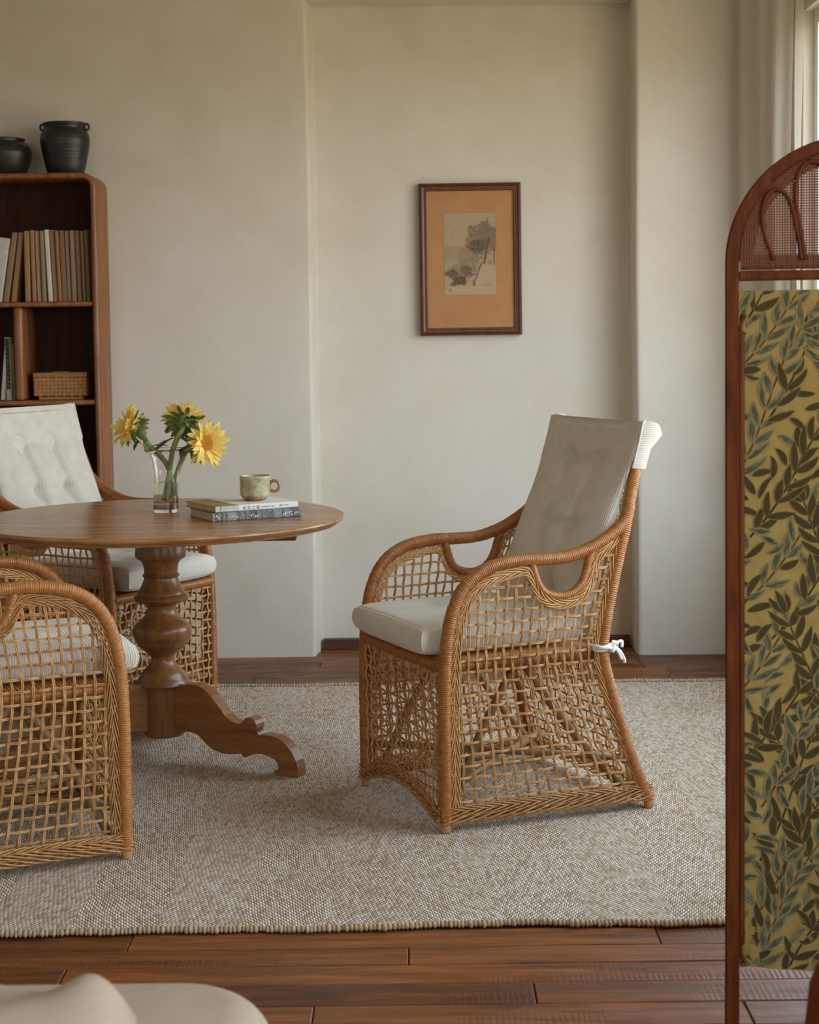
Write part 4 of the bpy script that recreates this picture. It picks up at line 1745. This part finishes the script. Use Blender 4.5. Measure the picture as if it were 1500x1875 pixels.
topb = flat_book('thinner white book with a landscape patch and spine characters, under the cup', (-.578, 5.038), ux2, None, ux2.length, .225, .0185, TZ+.0264, M_WHITEC, 'books on the table')


def text(body, size, loc, rot, mat, parent, name='spine_text', ext=.0002, align='LEFT'):
    cu = bpy.data.curves.new(name, 'FONT')
    cu.body = body
    cu.size = size
    cu.extrude = ext
    cu.align_x = align
    cu.resolution_u = 2
    cu.materials.append(mat)
    o = bpy.data.objects.new(name, cu)
    o.location = loc
    o.rotation_euler = rot
    link(o, parent)
    me = bpy.data.meshes.new_from_object(o.evaluated_get(bpy.context.evaluated_depsgraph_get()))
    m2 = bpy.data.objects.new(name, me)
    m2.location, m2.rotation_euler = loc, rot
    bpy.data.objects.remove(o)
    return link(m2, parent)


text('画 家 之 眼', .0118, (.088, -.0003, .0046), (PI/2, 0, 0), M_GREYTXT, topb)
mb = MB()
random.seed(4)
x_ = .150
while x_ < .192:
    w_ = random.uniform(.0012, .0032)
    mb.box((x_, -.0002, .0088), (w_, .0004, random.uniform(.0018, .0036)))
    x_ += w_+.0008+(random.random() < .2)*.003
mb.box((.213, -.0002, .0100), (.0052, .0004, .0052))
x_ = .2185
while x_ < .240:
    w_ = random.uniform(.0010, .0024)
    mb.box((x_, -.0002, .0098), (w_, .0004, random.uniform(.0016, .003)))
    x_ += w_+.0007
mb.build('spine_small_print', M_GREYTXT, topb)
mb = MB()
mb.box((.016, -.0002, .0128), (.0026, .0004, .0062))
mb.build('spine_mark', plain('dark_mark', lin(60, 66, 68), .8), topb)
mb = MB()
mb.box((.0162, -.0002, .0070), (.0026, .0004, .0028))
mb.build('spine_mark', plain('red_mark', lin(176, 60, 52), .8), topb)
mb = MB()
for q in range(7):
    mb.box((.105+q*.0052, .022+q*.0006, .0187), (.0030, .0012, .0003))
for q in range(5):
    mb.box((.106+q*.0052, .030, .0187), (.0024, .0011, .0003))
mb.build('cover_small_print', M_GREYTXT, topb)

# mug
M_GLAZE = NT('speckled_stoneware_glaze', .22, .6)
_v = M_GLAZE.coord()
_n1 = M_GLAZE.noise(_v, 26, 5, .7)
_sp2 = M_GLAZE.noise(_v, 190, 3, .6)
_z = M_GLAZE.n('SeparateXYZ')
M_GLAZE.l(_v, _z.inputs[0])
_gr = M_GLAZE.ramp(_n1, [(.35, lin(150, 142, 100)), (.55, lin(182, 180, 146)), (.75, lin(196, 198, 170))])
_spk = M_GLAZE.ramp(_sp2, [(.53, (0, 0, 0, 1)), (.62, (1, 1, 1, 1))])
_rust = lin(140, 92, 44)
_c = M_GLAZE.mix(_gr, _rust, M_GLAZE.math('MULTIPLY', _spk, M_GLAZE.ramp(_n1, [(.35, (.9,)*3+(1,)), (.65, (.25,)*3+(1,))])))
_lowf = M_GLAZE.math('ADD', M_GLAZE.math('MULTIPLY', _z.outputs['Z'], 1/.03), M_GLAZE.math('MULTIPLY', M_GLAZE.math('SUBTRACT', _n1, .5), 2.0))
_lw = M_GLAZE.ramp(_lowf, [(.25, (1, 1, 1, 1)), (.75, (0, 0, 0, 1))])
M_GLAZE.color(M_GLAZE.mix(_c, lin(146, 98, 46), _lw))
M_GLAZE.bump(_n1, .15, .002)
M_GLAZE = M_GLAZE.m
M_HANDLE = plain('rust_glaze', lin(150, 106, 56), .28, .25, 90, .6)
mug = thing('stoneware_cup', 'speckled green-grey stoneware cup with a ring handle on the books', 'cup', (-.476, 5.218, TZ+.0452))
mb = MB()
mb.lathe([(.001, 0), (.030, 0), (.032, .003), (.038, .008), (.0445, .015), (.0465, .025), (.0465, .05), (.0470, .068), (.0475, .0745), (.0468, .0765), (.0455, .075), (.0440, .066), (.0438, .03), (.040, .016), (.03, .010), (.001, .009)], 48)
mb.build('cup_body', M_GLAZE, mug)
mb = MB()
mb.tube([(.0590+.0150*math.cos(a), 0, .0430+.0165*math.sin(a)) for a in np.linspace(0, 2*PI, 28, endpoint=False)], .0048, 10, closed=True)
o = mb.build('handle', M_HANDLE, mug)

# ================================================================== FOLDING SCREEN
SCR = thing('folding_screen', 'mahogany folding screen with cane arch and leafy printed fabric panel', 'screen', (.588, 3.10, 0), math.radians(-9))
PWID, HF = .425, 1.425   # post spacing, height where the arch springs
rA = PWID/2
M_CANE = plain('brown_cane', lin(112, 60, 28), .5, .15, 80)


def fabric_mat():
    m = NT('ochre_linen_fabric', .9, .15)
    a = m.n('TexChecker')
    a.inputs['Scale'].default_value = 420
    m.l(m.coord(), a.inputs['Vector'])
    f = m.noise(m.coord(), 30, 3)
    c = m.ramp(f, [(.3, lin(152, 124, 68)), (.7, lin(170, 142, 82))])
    m.color(m.mix(c, (.86, .85, .80, 1), m.math('MULTIPLY', a.outputs['Fac'], .6), 'MULTIPLY'))
    m.bump(a.outputs['Fac'], .3, .0006)
    return m.m


M_FABRIC = fabric_mat()
M_PRINTD = plain('print_dark_olive', lin(74, 62, 36), .9, .10, 60, .1)
M_PRINTG = plain('print_grey_green', lin(118, 112, 80), .9, .10, 60, .1)
M_PRINTV = plain('print_vein', lin(54, 52, 38), .9, .05, 60, .1)
M_PRINTS = plain('print_stem_brown', lin(104, 58, 26), .9, .10, 60, .1)
M_PRINTK = plain('print_stem_dark', lin(58, 44, 26), .9, .10, 60, .1)


def screen_panel(parent_root, Mloc, full=True):
    """one leaf of the screen; local x along the leaf, y depth, z up"""
    def put(o):
        o.matrix_local = Mloc
        return o
    mb = MB()
    # post - arch - post as one bent frame, rectangular section with softened edges
    path = [(0, .0), (0, .30), (0, .8), (0, 1.25), (0, HF)]
    arc = [(rA-rA*math.cos(a), HF+rA*math.sin(a)) for a in np.linspace(0, PI, 40)[1:-1]]
    path2 = path+arc+[(PWID, z_) for _, z_ in path[::-1]]
    P = np.array(path2)
    T = np.gradient(P, axis=0)
    T /= np.linalg.norm(T, axis=1)[:, None]
    Nn = np.stack([T[:, 1], -T[:, 0]], 1)
    sec = [(-.013, -.008), (-.010, -.0125), (.008, -.0125), (.011, -.009), (.011, .009), (.008, .0125), (-.010, .0125), (-.013, .008)]
    vs_ = []
    for k in range(len(P)):
        wsc = 1.12 if P[k][1] < .3 else 1.0
        for a, b in sec:
            vs_.append((P[k][0]+Nn[k][0]*a*wsc, b, P[k][1]+Nn[k][1]*a*wsc))
    ns_ = len(sec)
    fs_ = [(k*ns_+i, k*ns_+(i+1) % ns_, (k+1)*ns_+(i+1) % ns_, (k+1)*ns_+i) for k in range(len(P)-1) for i in range(ns_)]
    fs_.append(tuple(range(ns_))[::-1])
    fs_.append(tuple((len(P)-1)*ns_+i for i in range(ns_)))
    mb.add(vs_, fs_, 0, True)
    put(mb.build('screen_frame', M_SCREENW, parent_root, autosmooth=30))
    mb = MB()
    mb.bbox((PWID/2, 0, HF-.022), (PWID-.02, .022, .018), .004)
    put(mb.build('cross_rail', M_SCREENW, parent_root))
    mb = MB()
    mb.bbox((PWID/2, .0085, .150), (PWID-.02, .010, .016), .003)
    put(mb.build('cross_rail', M_SCREENW, parent_root))
    for sx in (0, 1):
        mb = MB()
        xx = .0165 if sx == 0 else PWID-.0165
        mb.bbox((xx, -.002, (1.30+.17)/2), (.010, .017, 1.30-.17), .003)
        sg = 1 if sx == 0 else -1
        mb.tube(smooth_path([(xx-sg*.002, -.006, 1.30), (xx-sg*.001, -.006, 1.318), (xx+sg*.006, -.006, 1.333)], .004), .004, 6)
        mb.tube(smooth_path([(xx-sg*.002, -.006, .17), (xx-sg*.001, -.006, .152), (xx+sg*.006, -.006, .137)], .004), .004, 6)
        ins = put(mb.build('beaded_strip', M_SCREENW, parent_root, autosmooth=40))
    # cane backing band and webbing inside the arch
    mb = MB()
    ri_, ro_ = rA-.038, rA-.010
    inner, outer = [], []
    for a in np.linspace(0, PI, 48):
        outer.append((rA-ro_*math.cos(a), HF+.004+ro_*math.sin(a)))
        inner.append((rA-ri_*math.cos(a), HF+.010+(ri_-.004)*math.sin(a)))
    vs_ = []
    for o_, i_ in zip(outer, inner):
        vs_ += [(o_[0], -.003, o_[1]), (i_[0], -.003, i_[1]), (i_[0], .003, i_[1]), (o_[0], .003, o_[1])]
    fs_ = [(k*4+i, k*4+(i+1) % 4, (k+1)*4+(i+1) % 4, (k+1)*4+i) for k in range(47) for i in range(4)]
    mb.add(vs_, fs_, 0, False)
    mb.box((PWID/2, 0, HF+.002), (PWID-.03, .006, .026))
    put(mb.build('backing_band', M_SCREENW, parent_root))
    mb = MB()
    pitch_, r_in = .00470, rA-.013
    nn = int(2*r_in/pitch_)
    cz = HF+.004
    for q in range(nn+1):
        x_ = rA-r_in+q*pitch_
        hh = math.sqrt(max(0, r_in**2-(x_-rA)**2))
        if hh > .01:
            mb.box((x_, -.0045+(.0006 if q % 2 else -.0006), cz+hh/2-.006), (.00235, .0010, hh+.012))
    for q in range(int(r_in/pitch_)+2):
        zz = cz-.006+q*pitch_
        ww = math.sqrt(max(0, r_in**2-(max(0, zz-cz))**2))
        if ww > .01:
            mb.box((rA, -.0045, zz), (2*ww, .0010, .00235))
    o = put(mb.build('cane_webbing', M_CANE, parent_root))
    o['kind'] = 'stuff'
    # bentwood loops
    for shp in ([(.074, 0), (.061, .035), (.053, .070), (.056, .104), (.066, .121), (.079, .126), (.095, .115), (.106, .090), (.114, .052), (.122, 0)],
                [(.129, 0), (.121, .045), (.114, .088), (.1115, .125), (.118, .156), (.132, .172), (.148, .172), (.160, .158), (.168, .130), (.172, .088), (.176, .045), (.180, 0)]):
        for mir in (0, 1):
            P_ = [((PWID-p[0]) if mir else p[0], -.0075, HF+.006+p[1]) for p in shp]
            mb = MB()
            mb.tube(smooth_path(P_, .006), .0042, 8)
            put(mb.build('bentwood_loop', M_SCREENW, parent_root))
    # fabric panel
    FZ0, FZ1 = .128, 1.377
    fx0, fx1 = .0125, PWID-.0125
    mb = MB()

    def wav(x_, z_):
        return .0015*math.sin(x_*60+z_*2)*math.exp(-((z_-FZ0)/.10)**2)+.0008*math.sin(z_*9)

    def fz0(x_):
        return FZ0-.012*math.sin(PI*(x_-fx0)/(fx1-fx0))*.5
    def cloth(s, t, dy):
        x_ = fx0+(fx1-fx0)*s
        z_ = fz0(x_)*(1-t)+FZ1*t
        return (x_, dy+wav(x_, z_), z_)
    rough_grid(60, 140, lambda s, t: cloth(s, t, 0), mb)
    rough_grid(60, 140, lambda s, t: cloth(s, t, .0016), mb, flip=True)
    fab = put(mb.build('fabric_panel', M_FABRIC, parent_root))
    # printed foliage: a plain generic scatter of lance-shaped leaves on wandering twigs
    rnd = random.Random(21)
    mb = MB()
    lay = [0]

    def P3(x_, z_, lift):
        return (x_, wav(x_, z_)-.0004-lift, z_)

    def clip(x_, z_):
        return (min(max(x_, fx0+.0005), fx1-.0005), min(max(z_, FZ0-.002), FZ1-.001))

    def strip(cl, ws, mi, lift):
        vs_ = []
        for (c, nrm), w_ in zip(cl, ws):
            for sg in (-1, 1):
                x_, z_ = clip(c[0]+nrm[0]*w_*sg, c[1]+nrm[1]*w_*sg)
                vs_.append(P3(x_, z_, lift))
        fs_ = [(k*2, k*2+1, k*2+3, k*2+2) for k in range(len(cl)-1)]
        mb.add(vs_, fs_, mi, False)

    def leaf(x_, z_, ang, L_, W_, bend, kind):
        cl = []
        n_ = 11
        a = ang
        cx, czz = x_, z_
        for k in range(n_):
            nx_, nz_ = -math.sin(a), math.cos(a)
            cl.append(((cx, czz), (nx_, nz_)))
            cx += math.cos(a)*L_/(n_-1)
            czz += math.sin(a)*L_/(n_-1)
            a += bend/(n_-1)*(.4+1.4*k/(n_-1))
        ws = [W_/2*(math.sin(PI*(k/(n_-1))**.85)**.85)+.0003 for k in range(n_)]
        lay[0] += 1
        lift = .00025+(lay[0] % 60)*.000024
        strip(cl, [w_+.0011*math.sin(PI*(k+.5)/n_) for k, w_ in enumerate(ws)], 5, lift-.000010)
        strip(cl, ws, 0 if kind == 0 else 1, lift)
        if kind == 0:
            strip(cl[1:-1], [.00034]*(n_-2), 2, lift+.000006)
        nv = 1 if kind == 0 else 5
        for q in range(nv):
            off = 0 if nv == 1 else (-.56+.28*q)
            k0 = 1 if off == 0 else rnd.randint(1, 4)
            k1 = n_-1 if off == 0 else rnd.randint(6, 9)
            if kind == 0:
                continue
            seg = [((c[0]+nn[0]*w_*off, c[1]+nn[1]*w_*off), nn) for (c, nn), w_ in zip(cl, ws)][k0:k1]
            strip(seg, [.00038+.0003*math.sin(PI*i_/max(1, len(seg)-1)) for i_ in range(len(seg))], 2, lift+.000006)

    occ = np.zeros((60, 170), bool)

    def cell(x_, z_):
        return int(np.clip((x_-fx0)/(fx1-fx0)*59, 0, 59)), int(np.clip((z_-FZ0)/(FZ1-FZ0)*169, 0, 169))

    def mark(x_, z_, ang, L_, bend, test=False):
        hit = 0
        a = ang
        for k in range(8):
            i_, j_ = cell(x_, z_)
            if test:
                hit += occ[i_, j_]
            else:
                occ[i_, j_] = True
                if k in (2, 3, 4, 5):
                    occ[min(59, i_+1), j_] = True
                    occ[i_, min(169, j_+1)] = True
            x_ += math.cos(a)*L_/7
            z_ += math.sin(a)*L_/7
            a += bend/7
        return hit

    def sprig(x_, z_, ang, L_, kind, curve):
        pts = []
        n_ = 26
        a = ang
        for k in range(n_):
            pts.append((x_, z_, a))
            x_ += math.cos(a)*L_/n_
            z_ += math.sin(a)*L_/n_
            a += curve/n_*math.sin(k*.24+ang)
        vis = [p for p in pts if fx0 < p[0] < fx1 and FZ0 < p[1] < FZ1]
        if len(vis) > 2:
            cl = [((p[0], p[1]), (-math.sin(p[2]), math.cos(p[2]))) for p in vis]
            strip(cl, [.0019-.0008*k/len(cl) for k in range(len(cl))], 3 if kind else 4, .00012+.00002*kind)
        for k in range(1, n_, 2):
            px_, pz_, pa = pts[k]
            for sg in (1, -1):
                if rnd.random() < .10:
                    continue
                la = pa+sg*rnd.uniform(.45, .85)
                L2 = rnd.uniform(.046, .068)*(1-.25*k/n_)
                bd = -sg*rnd.uniform(.1, .9)
                mx_, mz_ = px_+math.cos(la)*L2*.5, pz_+math.sin(la)*L2*.5
                if not (fx0-.01 < mx_ < fx1+.01 and FZ0-.005 < mz_ < FZ1+.005):
                    continue
                if mark(px_+math.cos(la)*.008, pz_+math.sin(la)*.008, la, L2, bd, True) > 4:
                    continue
                mark(px_, pz_, la, L2, bd)
                leaf(px_, pz_, la, L2, rnd.uniform(.0115, .0150), bd, kind)
        px_, pz_, pa = pts[-1]
        leaf(px_, pz_, pa, .045, .013, .3, kind)

    kk = 0
    for z_ in np.arange(FZ0-.20, FZ1, .100):
        sprig(fx0+rnd.uniform(-.02, .05), z_, rnd.uniform(.75, 1.05), .42, kk % 2, .9)
        sprig(fx0+.20+rnd.uniform(-.03, .03), z_+.05, rnd.uniform(1.2, 2.0), .34, (kk+1) % 2, -.8)
        kk += 1
    for q in range(5000):
        x_, z_ = rnd.uniform(fx0, fx1), rnd.uniform(FZ0, FZ1)
        an = rnd.uniform(0, 2*PI)
        L2 = rnd.uniform(.036, .056)
        if mark(x_, z_, an, L2, .5, True) <= 1:
            mark(x_, z_, an, L2, .5)
            leaf(x_, z_, an, L2, rnd.uniform(.010, .014), rnd.choice((-1, 1))*rnd.uniform(.3, 1.1), rnd.randrange(2))
    pr = put(mb.build('leaf_print', [M_PRINTD, M_PRINTG, M_PRINTV, M_PRINTS, M_PRINTK, M_FABRIC], parent_root))
    pr['kind'] = 'stuff'


screen_panel(SCR, Matrix.Identity(4))
second = Matrix.Translation((PWID+.028, .02, 0)) @ Matrix.Rotation(math.radians(48), 4, 'Z')
n0 = list(SCR.children)
for ch in n0:
    c = ch.copy()
    c.parent = SCR
    COL.objects.link(c)
    c.matrix_local = second

# ================================================================== CURTAIN
M_CURT = linen('sheer_linen', lin(240, 236, 226), 700)
_b = M_CURT
_tl = _b.n('BsdfTranslucent')
_tl.inputs['Color'].default_value = lin(244, 239, 228)
_ms = _b.n('MixShader')
_ms.inputs[0].default_value = .5
_b.l(_b.b.outputs[0], _ms.inputs[1])
_b.l(_tl.outputs[0], _ms.inputs[2])
_b.l(_ms.outputs[0], _b.out.inputs['Surface'])
M_CURT = M_CURT.m
curt = thing('linen_curtain', 'gathered sheer off-white linen curtain at the window, hem resting on the floor', 'curtain', (1.37, 6.5, 0))
for (pts_, zt, nm) in (
        ([(1.43, 6.735), (1.31, 6.70), (1.29, 6.62), (1.345, 6.55), (1.335, 6.47), (1.375, 6.44), (1.365, 6.36), (1.40, 6.34), (1.412, 6.30)], 2.80, 'curtain_panel'),
        ([(1.445, 6.41), (1.424, 6.37), (1.446, 6.33), (1.428, 6.29), (1.438, 6.25)], 2.80, 'curtain_panel')):
    pth = smooth_path(pts_, .012)
    mb = MB()
    npz = 40
    m_ = len(pth)

    def cf(s, t):
        k = s*(m_-1)
        i_ = min(m_-2, int(k))
        p = pth[i_]*(1-(k-i_))+pth[i_+1]*(k-i_)
        z_ = .004+(zt-.004)*t
        sway = .006*math.sin(t*5+s*9)+.004*math.sin(t*11+s*4)
        fl = max(0.0, (.16-z_)/.16)**2
        return (p[0]+sway-fl*.055*(1.0 if len(pts_) > 7 else 0), p[1]+sway*.4-fl*.03, z_)
    rough_grid(m_, npz, cf, mb)
    o = mb.build(nm, M_CURT, curt, (-1.37, -6.5, 0))
mb = MB()
mb.tube([(1.40, 6.72, 2.82), (1.40, 3.3, 2.82)], .011, 10)
tag(mb.build('curtain_rod', plain('brass_rod', lin(120, 92, 52), .4)), 'thin metal curtain rod high above the window', 'rod')

# ================================================================== FOREGROUND SEAT, PILLOW, STOOL
sofa = thing('sofa', 'oatmeal upholstered sofa seat with rounded corner in the bottom left foreground', 'sofa', (-1.20, 1.62, 0))


def soft_box(mb, x0, x1, y0, y1, z0, z1, rp, rt, nz_=8):
    """plan-rounded, top-rounded block"""
    pl = []
    for (cx, cy, a0) in ((x1-rp, y1-rp, 0), (x0+rp, y1-rp, PI/2), (x0+rp, y0+rp, PI), (x1-rp, y0+rp, 1.5*PI)):
        for k in range(11):
            a = a0+PI/2*k/10
            pl.append((cx, cy, math.cos(a), math.sin(a)))
    rings = [(rp, z0), (rp, z1-rt)]
    for k in range(1, nz_+1):
        a = PI/2*k/nz_
        rings.append((rp-rt+rt*math.cos(a), z1-rt+rt*math.sin(a)))
    vs_ = []
    for r_, z_ in rings:
        vs_ += [(c[0]+c[2]*r_, c[1]+c[3]*r_, z_) for c in pl]
    n_ = len(pl)
    fs_ = [(k*n_+i, k*n_+(i+1) % n_, (k+1)*n_+(i+1) % n_, (k+1)*n_+i) for k in range(len(rings)-1) for i in range(n_)]
    c = np.mean(np.array(vs_[-n_:]), 0)
    o_ = len(vs_)
    vs_.append((c[0], c[1], z1+.012))
    fs_ += [((len(rings)-1)*n_+i, (len(rings)-1)*n_+(i+1) % n_, o_) for i in range(n_)]
    fs_.append(tuple(range(n_))[::-1])
    mb.add(vs_, fs_, 0, True)


mb = MB()
soft_box(mb, -1.2, 1.02, -.66, .60, .27, .470, .13, .060)
mb.build('seat_cushion', M_SOFA, sofa)
mb = MB()
soft_box(mb, -1.2, .99, -.64, .57, .06, .268, .12, .02)
mb.build('sofa_base', M_SOFA, sofa)
mb = MB()
pl = [(.89+.13*math.cos(a), .47+.13*math.sin(a), .412) for a in np.linspace(PI/2, 0, 14)]
mb.tube([(-1.1, .60, .412)]+pl+[(1.02, -.5, .412)], .004, 6)
mb.build('piping', M_SOFA, sofa)
for sx in (-1.05, .85):
    for sy in (-.5, .42):
        mb = MB()
        mb.lathe([(.018, 0), (.026, .07)], 12, (sx, sy, 0))
        mb.build('leg', M_LEGW, sofa)

pil = thing('pillow', 'crumpled taupe linen pillow with a puckered corner lying on the sofa', 'pillow', (-.605, 1.672, .487))
mb = MB()


def pilf(s, t, top):
    a, b = 2*s-1, 2*t-1
    e = max(0, 1-a**4)**.5*max(0, 1-b**4)**.5
    rr = 1-.10*(1-abs(a)**2)*abs(b)**2-.10*(1-abs(b)**2)*abs(a)**2
    x_, y_ = a*.26*(1-.08*(1-a*a)*0), b*.26
    x_ *= (1-.07*b*b*(abs(a)))
    z_ = .055+(.058 if top else -.050)*(e**.75)
    cr = math.exp(-((a-1)/.30)**2-((b-1)/.30)**2)
    z_ += .012*cr+.010*math.sin(7*a+4*b)*cr
    z_ += ((.030 if top else -.010)*math.exp(-((a-.86)/.16)**2-((b-.86)/.16)**2)+.004*math.sin(11*a-9*b))*e**.4
    return (x_, y_, z_)


rough_grid(40, 40, lambda s, t: pilf(s, t, True), mb)
rough_grid(40, 40, lambda s, t: pilf(s, t, False), mb, flip=True)
o = mb.build('pillow_cover', M_PILLOW, pil)
o.rotation_euler = (0, 0, math.radians(-12))

st = thing('upholstered_stool', 'rust-brown velvet stool just showing at the bottom right edge', 'stool', (.652, 2.02, 0))
mb = MB()
mb.lathe([(.001, .30), (.14, .30), (.165, .315), (.176, .36), (.178, .44), (.172, .50), (.155, .54), (.12, .562), (.06, .572), (.001, .574)], 40)
mb.build('stool_seat', M_RUST, st)
for a in (45, 135, 225, 315):
    mb = MB()
    a = math.radians(a)
    mb.tube([(.12*math.cos(a), .12*math.sin(a), .31), (.145*math.cos(a), .145*math.sin(a), 0.0)], [.016, .011], 10)
    mb.build('leg', M_LEGW, st)
